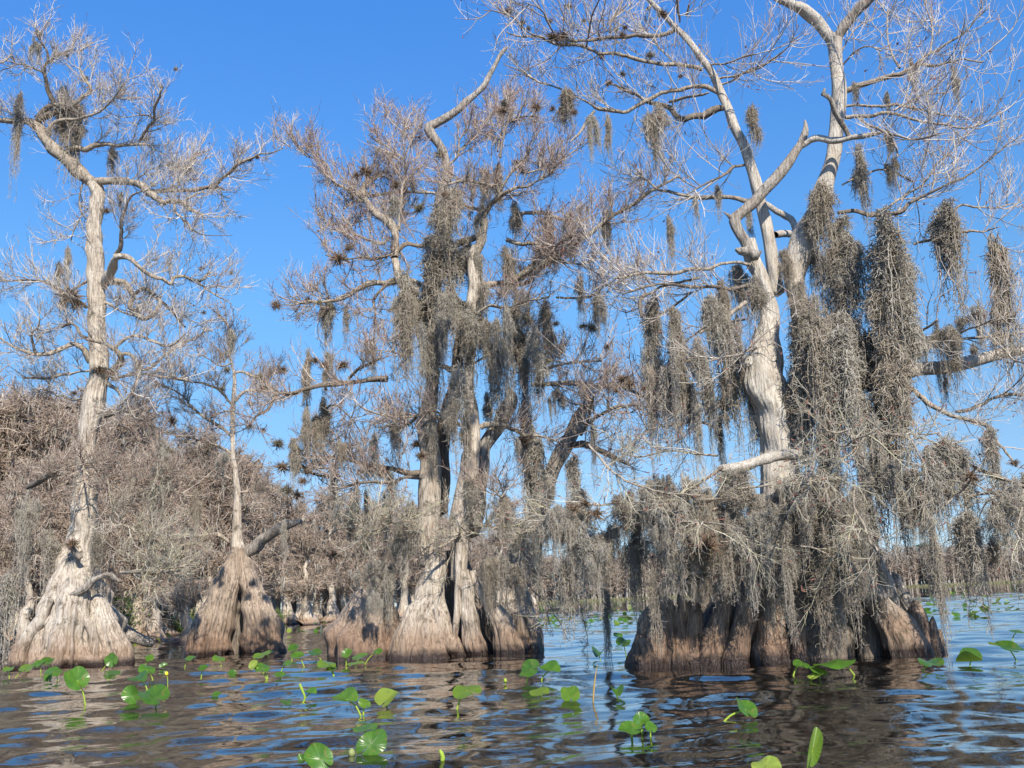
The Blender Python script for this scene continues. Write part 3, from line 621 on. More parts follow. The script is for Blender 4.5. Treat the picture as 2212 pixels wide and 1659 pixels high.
# the wide foot: fluted buttresses, hollow between them shaded by dark bark colour, knees
for spec, Y0, m_, fl in [
    ('330,560,50 320,640,90 300,760,125 285,880,145 270,985,160', 14.9, BARK_BROWN, (.2, .4)),
    ('150,800,20 190,850,40 210,920,60 190,990,75', 14.6, BARK_BROWN, .25),
    ('440,470,10 442,540,24 440,640,34 430,760,44 430,880,60 440,990,80', 14.75, BARK_BROWN, .35),
    ('520,600,50 510,720,62 510,840,72 520,980,92', 14.8, BARK_BROWN, .25),
    ('735,560,48 710,660,58 680,760,72 655,860,85 640,972,100', 14.7, BARK_BROWN, (.08, .22)),
    ('885,520,55 870,620,62 845,720,64 820,840,66 795,965,78', 14.5, BARK_BROWN, (.06, .15)),
    ('1000,520,70 1000,640,88 1000,780,108 1005,880,128 1010,965,150', 14.75, BARK_BROWN, (.08, .25)),
    ('1190,640,34 1200,720,40 1202,820,40 1205,900,44 1208,962,50', 14.5, BARK_BROWN, .08),
    ('1330,520,60 1330,700,75 1335,950,88', 15.35, BARK_DARK, .15),  # this and next two: rear columns coloured dark as the cavity's shade
    ('1470,460,60 1480,700,70 1480,950,80', 15.5, BARK_DARK, .15),
    ('1570,440,55 1610,600,62 1650,760,66 1665,950,76', 15.3, BARK_DARK, .12),
    ('1400,200,36 1450,280,46 1540,380,56 1630,480,62 1700,570,68 1790,690,88 1860,790,112 1905,915,125', 14.9, BARK_PALE, (.05, .18)),
    ('1960,600,40 1965,720,60 1975,820,66 1985,900,72', 15.1, BARK_BROWN, .2),
    ('1720,270,10 1712,320,34 1725,400,48 1755,480,58 1780,560,60', 15.5, BARK_PALE, .12),
    ('1815,400,12 1835,460,30 1880,560,48 1950,660,54 1995,760,50 2020,900,50', 15.6, BARK_SNAG, .18),
    ('2070,685,10 2068,730,24 2072,800,34 2085,895,44', 15.3, BARK_BROWN, .1),
    ('2115,765,9 2118,800,16 2125,875,26', 15.5, BARK_BROWN, .1),
    ('1100,300,140 1150,450,230 1180,700,320 1180,950,380', 16.0, BARK_DARK, .15),  # added back cores, dark in colour to stand for shade behind the foot
    ('760,480,120 740,700,200 720,970,260', 15.7, BARK_DARK, .2)]:
    q_ = [[float(v) for v in a.split(',')] for a in spec.split()]; a_, b_ = q_[0], q_[1]
    spec = ' '.join([f'{a_[0]},{a_[1]-(b_[1]-a_[1])*.22},{a_[2]*.4}', f'{a_[0]},{a_[1]},{a_[2]*.8}']+spec.split()[1:])
    TR.trunk('L', spec, Y0=Y0, m_=m_, flute=fl, name='buttress', down=True)
TR.trunk('L', '1730,240,5 1722,285,14 1712,320,22', Y0=15.4, name='dead_snag', m_=BARK_SNAG)
TR.trunk('L', '500,410,8 480,460,22 510,520,30 560,570,26', Y0=14.5, name='dead_snag', m_=BARK_SMOOTH, flute=.2, sides=40)
TR.trunk('L', '1850,420,26 1835,440,30 1840,500,22', Y0=15.7, name='dead_snag', m_=BARK_SMOOTH)
TR.trunk('L', '1890,480,6 1892,520,18 1900,600,26', Y0=15.8, name='dead_snag', m_=BARK_BROWN)

# ------------------------------------------------------------------ Spanish moss
def moss_mesh(k, wid):
    """one clump 1 m long and wid m across, hair-fine strands of true thickness"""
    r_ = np.random.default_rng(100+k); mb = MB(); thin = k % 3 == 2; n = int((70 if thin else 130)*(wid/.24)**.75); Kp = 11; nb = int((5 if thin else 9)*(wid/.24)**.8)
    cx = np.c_[r_.uniform(-.5, .5, nb)*wid, r_.uniform(-.5, .5, nb)*min(wid, .35)]; cl = r_.uniform(.2, 1., nb)**1.2*(1-.5*np.abs(cx[:, 0]/wid*1.6)**2); cl[0] = 1; cx[0] *= .4; cz = r_.uniform(-.25, .04, nb)-.25*np.abs(cx[:, 0]/wid*2)**2; g_ = r_.integers(0, nb, n)
    p0 = np.c_[cx[g_]+r_.normal(0, .02, (n, 2)), cz[g_]+r_.uniform(-.05, .03, n)]
    Ls = cl[g_]*r_.uniform(.2, 1.0, n); s = np.linspace(0, 1, Kp)
    P = np.zeros((n, Kp, 3)); P[:, 0] = p0; dr = cx[g_]*.02+r_.normal(0, .004, (n, 2))
    for i in range(1, Kp):
        P[:, i, :2] = P[:, i-1, :2]+dr*(1-1.7*s[i])+r_.normal(0, .0095, (n, 2)); P[:, i, 2] = p0[:, 2]-Ls*s[i]+r_.normal(0, .01, n)
    fibres(mb, P, np.tile(np.interp(s, [0, .2, 1], [.0030, .0034, .0018]), (n, 1)))
    nc = int(n*22); q, t_ = sample(P, nc, .0); C_, rc = shoot(q, t_, r_.uniform(.03, .12, nc), 5, .0023, .0014, 1.0, .5, -.9, .75, -.25)
    fibres(mb, C_, rc)
    o = mb.build('moss_proto', MOSS); me = o.data; me.name = 'moss_clump'; bpy.data.objects.remove(o); return me
MOSSM = {w_: [moss_mesh(k+int(w_*100), w_) for k in range(c_)] for w_, c_ in ((.13, 4), (.24, 6), (.45, 5), (.75, 4))}
def moss(px, py, wpx, lpx, Y, label, group):
    p = W(px, py, Y); k = np.linalg.norm(p)/F; ww, ll = wpx*k*.8, lpx*k*1.45; wb = min(MOSSM, key=lambda a: abs(math.log(a*ll/ww)))
    o = bpy.data.objects.new('spanish_moss', random.choice(MOSSM[wb])); COL.objects.link(o); o.location = p
    o.scale = (ww/wb, ww/wb*random.uniform(.8, 1.1), ll); o.rotation_euler = (0, 0, random.uniform(-.5, .5)+random.choice((0, math.pi))); tag(o, label, 'moss', group)
def mosses(label, group, Y, rows):
    for r_ in rows.split(): 
        x, y, w_, l_ = [float(v) for v in r_.split(',')]
        if group and random.random() < .22: continue
        moss(x, y, w_, l_, Y+random.uniform(-.4, .4), label, group)
def mossbox(label, group, n, x0, x1, y0, y1, w_, l_, Y0, Y1):
    for i in range(n):
        u = (i+random.random())/n; moss(x0+(x1-x0)*u, random.uniform(y0, y1), random.uniform(*w_), random.uniform(*l_), random.uniform(Y0, Y1), label, group)
one = lambda label, Y, row: mosses(label, None, Y, row)
one('isolated dark tuft of moss hanging between the two upper trunks of the right cypress', 14.9, '1625,224,20,100')
one('wide pale moss beard hanging from the upper left limb of the right cypress', 14.6, '1415,222,46,120')
one('thin dark moss string hanging from the bent tip of the upper left limb', 14.6, '1311,245,12,100')
one('small moss beard near the broken-off twig end of the upper left limb', 14.6, '1276,240,26,75')
one('moss tuft trailing beside the ball-like air plants at upper left of right cypress', 14.6, '1222,190,30,95')
one('lone moss beard hanging below the snapped limb of the tall left cypress', 23.3, '245,290,18,75')
one('long thin moss string at far left hanging off the left cypress crown', 23.3, '42,175,14,140')
one('pair of short grey moss tufts at the leftmost limb of the centre cypress', 20.4, '748,640,15,70')
one('stringy moss below the leftmost limb tip of the centre cypress', 20.4, '707,640,34,100')
one('long drooping moss curtain swaying at the far right over the open water', 14.2, '2140,500,38,300')
one('slender moss rope hanging almost to the water at the right of the mossy foot', 13.6, '2008,1130,22,230')
one('slender moss rope hanging almost to the water between centre and right cypress', 15.5, '1300,1180,18,190')
one('black-looking moss column hanging on the right side of the centre cypress', 20.9, '1128,745,34,330')
one('dark round moss bundle high in the right of the centre cypress', 20.2, '1094,540,28,95')
one('square dark moss bundle hanging right of the big bare limb', 14.7, '2035,690,50,100')
g_ = 'moss beards in the crown of the left cypress'
mosses('grey moss beard trailing inside the forked crown of the left cypress', g_, 23.5, '135,190,34,90 160,170,34,130 168,260,26,60 128,250,22,60 175,190,20,90 80,80,24,40 262,400,12,40 150,500,14,90 130,540,16,70 172,430,8,90 300,640,10,40 175,600,10,50 145,620,22,50')
g_ = 'moss clumps in the thicket round the left trunks'
mosses('dark moss clump drooping in the low branches near the left cypress', g_, 23.0, '355,960,20,90 345,990,34,120 390,1010,30,110 420,1060,26,80 215,1130,22,80 60,1060,40,120 20,1180,40,140 110,1150,30,100 480,960,20,60 500,690,16,60 460,1000,16,60')
g_ = 'moss clumps on the upper half of the centre cypress'
mosses('grey moss beard hanging in the upper crown of the centre cypress', g_, 20.3, '905,385,26,100 950,380,40,150 975,400,36,130 1050,350,22,80 1072,340,18,90 1040,430,30,80 1110,440,26,90 945,480,50,160 975,520,40,130 895,530,40,110 1030,530,30,90 1145,490,20,70 800,540,18,70 850,420,18,60 1005,560,26,110 1310,460,20,90 1330,470,14,110 1440,430,18,110 1180,450,20,70 870,560,20,80 925,600,36,110 1010,520,30,100')
mossbox('grey moss curtain draped over the stems of the centre cypress', 'moss curtains on the stems of the centre cypress', 26, 860, 1185, 590, 800, (18, 44), (80, 170), 19.5, 20.6)
mossbox('dark moss drape low in the dim lower crown of the centre cypress', 'lower moss drapes of the centre cypress', 12, 850, 1240, 850, 1100, (14, 32), (60, 120), 19.6, 20.6)
mosses('thick moss mat hanging over the foot of the centre cypress', 'moss mats over the foot of the centre cypress', 19.8, '1080,1190,46,90 1050,1190,34,90 1110,1220,40,70 860,1130,50,110 830,1200,50,90 1140,1150,40,90 790,1190,40,80 1060,1240,30,50 810,1270,36,50 1160,1110,46,100 1120,1120,40,100')
mossbox('ragged moss clump hanging in the gap left of the centre cypress', 'moss clumps in the gap left of the centre cypress', 14, 600, 850, 850, 1120, (12, 28), (50, 120), 19.8, 22)
mosses('dark moss clump dangling from the long horizontal limb left of centre', 'moss dangling from the long left limb of the centre cypress', 20.5, '665,760,18,150 712,750,16,60 735,760,14,50 850,790,22,80 700,790,10,50 660,880,14,90 805,700,14,90 790,660,14,70')
mosses('hanging moss left of the big dark moss column, right half of the centre cypress', 'moss bunches between centre and right cypress', 20.3, '1160,900,40,130 1150,830,40,130 1200,830,40,60 1120,900,22,160 1150,960,30,140 1275,860,14,120 1250,560,20,100 1290,630,30,70 1360,1050,26,80')
L1_, g_ = 'grey moss streamer hanging left of the leaning white trunk of the right cypress', 'moss streamers left of the right trunk'
mossbox(L1_, g_, 24, 1385, 1580, 600, 830, (18, 42), (80, 200), 14.2, 15.2)
mosses(L1_, g_, 15.2, '1590,560,40,90 1610,590,30,90 1548,850,18,130 1618,800,34,130 1570,540,40,70 1612,400,16,90 1545,380,16,60 1500,400,12,60 1480,400,10,90')
g_ = 'moss hanging round the forked trunks of the right cypress'
mosses('thick grey moss beard clothing the upper right trunk of the right cypress', g_, 14.8, '1765,350,40,130 1752,420,34,130 1790,300,14,80 1745,480,30,120 1820,370,34,170 1850,320,24,150 1800,440,40,160 1780,510,40,160 1840,480,34,160 1815,520,40,200 1690,540,30,80 1830,190,14,70 1842,160,14,50 1965,130,12,70 1912,175,12,60 2060,145,12,80 1985,220,10,40 1918,280,14,60 1925,340,24,50')
g_ = 'big moss masses right of the right trunk'
mosses('massive grey moss column hanging in the right half of the right cypress', g_, 14.3, '1900,465,60,190 1930,480,49,170 1885,520,49,220 1915,560,56,200 1870,600,56,250 1905,640,60,240 1940,600,45,200 1860,660,67,200 1890,760,67,240 1920,740,56,240 2025,380,49,170 2010,430,45,130 2040,440,38,160 2130,490,28,150 1720,640,51,190 1750,650,56,190 1790,680,56,190 1760,720,49,160 1830,640,45,200 1730,700,40,160 1990,460,33,110 2065,500,24,160 1715,800,45,200 1735,860,38,160 ')
mosses('dark moss bundle hanging behind the long pale limb at the right picture edge', 'moss behind the long right limb', 16.2, '1985,700,40,90 1950,690,40,110 2060,660,36,80 2110,650,26,70 2100,740,14,60 2030,790,20,60')
mosses('matted moss nest heaped round the fork right of the leaning white trunk', 'matted moss round the main fork of the right cypress', 14.5, '1745,640,60,180 1790,650,80,170 1830,660,80,190 1725,720,36,150 1770,740,80,130 1810,760,80,130 1860,720,80,180 1735,830,36,150 1800,860,50,150 1850,830,60,180 1632,600,30,110 1725,610,40,110')
mossbox('moss clump in the twig tangle over the water right of the right trunk', 'moss clumps in the low tangle right of the right trunk', 20, 1840, 2212, 900, 1090, (24, 60), (80, 160), 13.2, 14.4)
mossbox('matted grey moss curtain hanging over the front of the right foot', 'moss curtain over the front of the right foot', 44, 1395, 1850, 1000, 1110, (44, 84), (80, 140), 13.5, 14.3)
mosses('lowest moss fringe brushing the fluted foot of the right cypress', 'lowest moss fringe of the right foot', 13.9, '1405,1180,26,130 1500,1160,40,80 1560,1150,40,90 1600,1140,44,110 1650,1160,46,120 1690,1170,40,120 1720,1160,44,130 1760,1160,40,130 1800,1170,50,130 1840,1190,30,130 1780,1150,40,130 1680,1130,50,120 1735,1130,50,110 1430,1130,34,110 1470,1215,50,50 1525,1225,50,55 1585,1222,50,60 1440,1240,40,40 1500,1235,40,40 1625,1215,50,60')
mossbox('thin moss clump on the low branches reaching left of the right foot', 'moss on the low branches between centre and right feet', 15, 1180, 1410, 1050, 1170, (30, 70), (60, 130), 13.6, 14.6)

mb = MB()
for A_, dn in WISP:
    n = int(len(A_)*dn*1.3)
    if n < 1: continue
    q, _ = sample(A_, n, .1); q = np.repeat(q, 9, 0)+rng.normal(0, .025, (n*9, 3)); Ls = np.repeat(rng.uniform(.10, .42, n), 9)*rng.uniform(.3, 1, n*9)
    P_, rp_ = shoot(q, np.tile([[0, 0, -1.]], (n*9, 1)), Ls, 6, .0036, .002, .5, .9, -.6, .5, -.22); fibres(mb, P_, rp_)
tag(mb.build('moss_wisps', MOSS), 'countless small wisps of Spanish moss caught on the twigs of all the cypresses', 'moss', kind='stuff')

# ------------------------------------------------------------------ air plants
def air_mesh(k, m_, curly):
    mb = MB(); n = 150; d = nrm(rng.normal(size=(n, 3))+np.array([0, 0, .25])); p0 = d*.05
    A, ra = shoot(p0, d, rng.uniform(.4, 1.0, n), 5, .036, .008, .1, 1, 0, .35 if curly else .14, -.02); fibres(mb, A, ra)
    o = mb.build('air_proto', m_); me = o.data; me.name = 'air_plant'; bpy.data.objects.remove(o); return me
AIRM = [air_mesh(0, AIRP, False), air_mesh(1, AIRG, True), air_mesh(2, AIRP, True)]
def airs(label, group, rows, Y, s=11, kinds=(0, 1, 2)):
    for r_ in rows.split():
        v = [float(a) for a in r_.split(',')]; p = W(v[0], v[1], Y+random.uniform(-.6, .4)); k = np.linalg.norm(p)/F*1.15*(v[2] if len(v) > 2 else s)
        o = bpy.data.objects.new('air_plant', AIRM[random.choice(kinds)]); COL.objects.link(o); o.location = p; k *= random.uniform(.6, 1.35); o.scale = (k*random.uniform(.9, 1.5), k*random.uniform(.9, 1.5), k*random.uniform(.7, 1.1))
        o.rotation_euler = (random.uniform(-.4, .4), random.uniform(-.4, .4), random.uniform(0, 6)); tag(o, label, 'air plant', group)
airs('dark spiky air plant ball on the thin upper left branches of the right cypress', 'air plants on the upper left branches of the right cypress', '1097,26 1128,50 1142,62 1195,80,18 1215,82,20 1230,14 1189,45 1330,65,14 1345,75,14 1350,60 1300,122 1345,160 1315,180,14 1160,232,12 1193,236 1240,243 1404,120,10 1432,30,9 1262,45,7 1470,165,9 1086,240,14 1088,225', 14.7)
airs('reddish brown air plant tuft lodged in the crown of the centre cypress', 'air plants in the crown of the centre cypress', '855,400,14 790,370,14 770,380 755,535,14 730,560,16 1231,470,18 1130,370,13 1117,352,12 1080,240,12 950,335,12 960,420,12 690,655,12 712,660 665,650,12 598,660,14 845,670,14 850,610,12 1140,690,14 1200,700,12 1260,705,12 1280,710,12 905,450,13 1050,410,12 1310,750,12 1180,780,14 1130,950,20 900,960,16 910,985,16 700,790,14 740,790,14 680,780,12 960,720,14', 20.3)
airs('shaggy brown air plant tuft clinging to a low limb left of the centre cypress', 'air plants low on the left of the centre cypress', '610,800,14 560,815,12 570,840,14 540,870,12 490,800,16 480,840,14 610,1010,16 640,1010,18 665,1020,14 690,1000,14 780,1020,18 800,1010,20 825,1020,18 740,990,16 620,1060,16 640,1070,18 600,960,14 570,930,12 655,1040,14 790,1180,14 720,1200,12', 21)
airs('bristly brown air plant tuft on the trunk or limbs of the left cypress', 'air plants on the left cypress', '215,800,22 240,810,20 225,780,16 348,188,9 85,75,10 145,120,9 185,170,12 150,640,26 165,660,18 380,150,6 370,910,14 350,960,16 360,975,16 340,1010,16 500,590,9 440,675,9 435,580,9 555,340,8 520,350,10 540,345,9 160,850,12 155,1175,16 230,455,8 330,400,8', 23.3)
airs('rust-red air plant rosette lodged in the moss curtain over the right foot', 'red air plants in the moss over the right foot', '1525,1180,24 1535,1160,18 1505,1200,14 1265,1090,18 1240,1100,20 1290,1110,14 1330,1085,16 2035,1060,18 2100,1030,16 2190,1000,16 1360,830,16 1345,820,14 1390,840,14 1330,845,12', 13.6, kinds=(0, 2))

# ------------------------------------------------------------------ background cypress forest (far left shore)
def bg_proto(k):
    r_ = np.random.default_rng(50+k); e = empty('swamp_cypress', (0, 0, 0), 'x', 'tree'); h = r_.uniform(8.5, 11)
    mb = MB(); K = 26; s = np.linspace(0, 1, K); xs = np.cumsum(r_.normal(0, .10, K)); xs -= xs[0]; ysn = np.cumsum(r_.normal(0, .08, K)); ysn -= ysn[0]
    z = -.3+s*h; r1 = .21*(1-s)+.03; r1 = r1+.75*np.exp(-(z+.3)/.75)+.12*np.exp(-(z+.3)/2.5); P = np.c_[xs, ysn, z]
    tube(mb, P, r1, 56, flute=np.exp(-z/1.5)*.35+.05, seed=k+900); mb.build('trunk', BARK_PALE, e)
    mb = MB(); n = 44; p, t_ = sample(P[None], n, .27); Ls = (1.2+2.0*np.clip(1.1-p[:, 2]/h, .15, 1))*r_.uniform(.6, 1.2, n)
    A, ra = shoot(p, t_, Ls, 8, .06, .02, 1.1, .3, .25, .3, .03); fibres(mb, A, ra, 5)
    p, t_ = sample(A, 520, .1); B_, rb = shoot(p, t_, r_.uniform(.4, 1.2, 520), 5, .024, .014, .9, .9, .1, .3, 0); fibres(mb, B_, rb)
    p, t_ = sample(B_, 4200, .1); C_, rc = shoot(p, t_, r_.uniform(.15, .6, 4200), 4, .014, .008, .9, .9, .0, .35, -.03); fibres(mb, C_, rc)
    q, _ = sample(A, 420, .2); D_, rd = shoot(q, np.tile([[0, 0, -1.]], (420, 1)), r_.uniform(.2, .8, 420), 4, .05, .015, .15, 1, -.6, .2, -.3); fibres(mb, D_, rd, 3, 1); mb.build('crown', [TW_BG, MOSS], e)
    return e
BGP = [bg_proto(k) for k in range(5)]
def kids(o): return [c for c in bpy.data.objects if c.parent == o]
used = set()
BK = [kids(p) for p in BGP]
def bg(px, Y, sc, k, label, group):
    if k not in used: used.add(k); r_ = BGP[k]
    else:
        r_ = BGP[k].copy(); COL.objects.link(r_)
        for c in BK[k]: d = c.copy(); COL.objects.link(d); d.parent = r_
    p = W(px, 1300, Y); r_.location = (p[0], Y, 0); r_.scale = (sc*random.uniform(.9, 1.1), sc, sc); r_.rotation_euler = (0, 0, random.uniform(0, 6.3)); tag(r_, label, 'tree', group)
bg(45, 50, 1.25, 0, 'white-stemmed swamp tree behind the left cypress at the picture edge', None)
bg(285, 47, 1.0, 1, 'swamp tree with a pale upright stem directly right of the tall left cypress foot', None)
bg(330, 43, .75, 2, 'short thick-footed swamp tree between the two left cypresses', None)
bg(665, 92, 1.0, 3, 'thin straight pale swamp tree, left of the pair standing behind the gap', None)
bg(712, 90, .95, 4, 'cone-footed pale swamp tree, right of the pair standing behind the gap', None)
GB, LB = 'swamp cypresses of the left forest', 'leafless twiggy swamp cypress in the dense brown forest on the left shore'
i_ = 0
for (x0, x1, Y0, Y1, sc0, sc1, n) in [(-260, 130, 44, 62, 1.15, 1.5, 15), (100, 330, 50, 66, 1.05, 1.3, 13), (300, 560, 52, 76, .95, 1.1, 16), (520, 780, 72, 98, .85, 1.05, 17), (740, 960, 92, 128, .95, 1.2, 16), (920, 1160, 125, 230, 1.1, 1.5, 20), (-200, 420, 38, 44, .55, .75, 12)]:
    for j in range(n):
        u = (j+random.random())/n; bg(x0+(x1-x0)*u, random.uniform(Y0, Y1), random.uniform(sc0, sc1), i_ % 5, LB, GB); i_ += 1

# ------------------------------------------------------------------ far shore
def shore_Y(px): return np.interp(px, [-600, 900, 1150, 1700, 2212, 3200], [200, 300, 360, 430, 470, 560])
mb = MB(); rows_ = []
for px in np.linspace(-300, 3300, 50):
    Y = float(shore_Y(px)); p = W(px, 1300, Y); rows_.append([(p[0], Y, -.2), (p[0], Y+3, .35), (p[0]*1.3, Y*1.3, 1.2), (p[0]*8, Y*8, 3)])
V = np.array(rows_).reshape(-1, 3); mb.add(V, [[a*4+c, (a+1)*4+c, (a+1)*4+c+1, a*4+c+1] for a in range(49) for c in range(3)])
mb.build('shore', SOIL)['kind'] = 'structure'
mb = MB(); n = 1500; pxs = rng.uniform(860, 2700, n); dY = rng.uniform(3, 45, n); Ys = shore_Y(pxs)+dY
base = np.array([W(a, 1300, b_) for a, b_ in zip(pxs, Ys)]); base[:, 2] = .3; hh = rng.uniform(12, 18.5, n)*(1+.0*dY)
s = np.linspace(0, 1, 4); P = base[:, None]+np.stack([rng.normal(0, .5, (n, 1))*s, 0*s+np.zeros((n, 1)), hh[:, None]*s], -1)
fibres(mb, P, np.tile([.55, .22, .16, .05], (n, 1))*rng.uniform(.7, 1.3, (n, 1)), 4, 1)
p, t_ = sample(P, n*44, .12); A, ra = shoot(p, t_, rng.uniform(1.2, 3.4, n*44), 3, .13, .08, 1, .5, .2, .25, .1); fibres(mb, A, ra, 3)
p, t_ = sample(A, n*80, .2); A, ra = shoot(p, t_, rng.uniform(.6, 1.6, n*80), 3, .10, .07, 1, .6, .2, .25, .1); fibres(mb, A, ra, 3)
o = mb.build('far_forest', [FARM, FART], smooth=False); tag(o, 'bare grey-brown cypress forest lining the far shore across the lake', 'forest', kind='stuff')
def far_pine(px, py, label):
    Y = float(shore_Y(px))+40; top = W(px, py, Y); mb = MB(); e = empty('pine_tree', (top[0], Y, .4), label, 'tree', 'pines above the far shore forest'); h = top[2]
    tube(mb, [(0, 0, 0), (.3, 0, h*.5), (0, 0, h-1)], [.4, .28, .12], 8); mb.build('trunk', BARK_DARK, e); mb = MB(); n = 900
    c = np.stack([rng.normal(0, 2.0, n), rng.normal(0, 2.0, n), h-1.8+rng.normal(0, .9, n)], 1); A, ra = shoot(c, nrm(rng.normal(size=(n, 3))), rng.uniform(.4, 1, n), 3, .1, .04, 1, 1, .3); fibres(mb, A, ra); mb.build('crown', PINE, e)
far_pine(1994, 1176, 'dark green pine poking above the far forest right of the mossy foot')
far_pine(2172, 1168, 'dark green pine poking above the far forest near the right picture edge')
far_pine(1845, 1183, 'dark green pine glimpsed over the far forest just above the right foot')
far_pine(2205, 1174, 'small dark pine crown over the far forest at the very right picture edge')
mb = MB(); n = 9000; pxs = rng.uniform(900, 2600, n); Ys = shore_Y(pxs)+rng.uniform(-4, 3, n); base = np.array([[*(W(a, 1300, b_)[:2]), 0] for a, b_ in zip(pxs, Ys)])
A, ra = shoot(base, np.tile([[0, 0, 1.]], (n, 1)), rng.uniform(.4, 1.3, n), 3, .12, .03, .2, 1, .5, .08); fibres(mb, A, ra)
tag(mb.build('reeds', REED, smooth=False), 'low green reeds along the waterline of the far shore', 'reeds', kind='stuff')

# ------------------------------------------------------------------ spatterdock
def leaf_mesh(fold, wave, seed):
    r_ = np.random.default_rng(seed); nr, na = 9, 56; mb = MB(); th = np.linspace(-math.pi/2+.10, 1.5*math.pi-.10, na); rr = np.linspace(.02, 1, nr)
    notch = np.minimum(np.abs(th+math.pi/2), np.abs(th-1.5*math.pi)); ol = .48*(1+.10*np.sin(th))*(1-.18*np.exp(-(notch/.18)**2))
    ol = ol*(1+.02*np.sin(5*th+r_.uniform(0, 6))); ph = r_.uniform(0, 6.3)
    X = ol[None]*rr[:, None]*np.cos(th)[None]*.84; Yv = ol[None]*rr[:, None]*np.sin(th)[None]*1.08
    Z = fold*np.abs(X)**1.3+wave*.05*(rr[:, None]**3)*np.sin(3*th+ph)[None]+wave*.012*(rr[:, None]**2)*np.sin(7*th+ph*2)[None]+.10*wave*Yv*np.abs(Yv)
    i = np.arange(nr-1)[:, None]*na; j = np.arange(na-1)[None]; mb.add(np.stack([X, Yv, Z], -1), np.stack([i+j, i+na+j, i+na+j+1, i+j+1], -1))
    o = mb.build('leaf_proto', LEAF); me = o.data; me.name = 'leaf'; bpy.data.objects.remove(o); me2 = me.copy(); me2.materials.clear(); me2.materials.append(LEAFY); return me, me2
LM = [leaf_mesh(f, w_, i) for i, (f, w_) in enumerate([(.15, .6), (.35, 1), (-.2, .8), (.7, .8), (.05, 1.2), (1.6, .5)])]
def place_leaf(parent, p, wd, tilt, rollz, k, yel, spin, asp=1.):
    o = bpy.data.objects.new('leaf', LM[k][1 if yel else 0]); COL.objects.link(o); o.scale = (wd, wd*asp, wd)
    # spin in the leaf's plane, tip its upper face towards the viewer, then lean it sideways
    o.rotation_euler = (Matrix.Rotation(rollz, 3, 'Y') @ Matrix.Rotation(tilt, 3, 'X') @ Matrix.Rotation(spin, 3, 'Z')).to_euler()
    o.parent = parent; o.location = p; return o
def lily(crop, cx, cy, wd, ht, bx, by, label, lean=0, k=0, yel=0, spin=None, more=()):
    a = ov(crop, bx, by); g0 = ground(a[0], a[1]); Y = g0[1]; q = ov(crop, cx, cy); c = W(q[0], q[1], Y)
    e = empty('water_lily', (g0[0], Y, 0), label, 'lily plant', 'spatterdock lilies in the foreground water')
    for (x, y, w_, h_, ln, kk, yy) in [(cx, cy, wd, ht, lean, k, yel)]+list(more):
        q = ov(crop, x, y, w_); c = W(q[0], q[1], Y); m_ = np.linalg.norm(c)/F; ratio = min(.98, h_/max(w_, 1)); big = max(w_, min(h_, w_*1.0))
        asp = 1. if h_ <= w_ else h_/w_; tilt = math.asin(ratio)-R(7) if ratio < .97 else R(70)
        sp = random.uniform(-1.1, 1.1) if spin is None else spin; ww = q[2]*m_*1.0; loc = np.array([c[0]-g0[0], 0, max(c[2], .012+.25*ww*math.sin(max(tilt, 0)))])
        place_leaf(e, loc, ww, tilt, R(ln), kk, yy, sp, asp)
        mb = MB(); P = catmull([(0, 0, -.06), tuple(loc*np.array([.45, 1, .55])+np.array([0, .01, 0])), tuple(loc)], 8); tube(mb, P, np.linspace(.011, .007, 8), 7, cap=False, knobs=.02); mb.build('stalk', STALK, e)
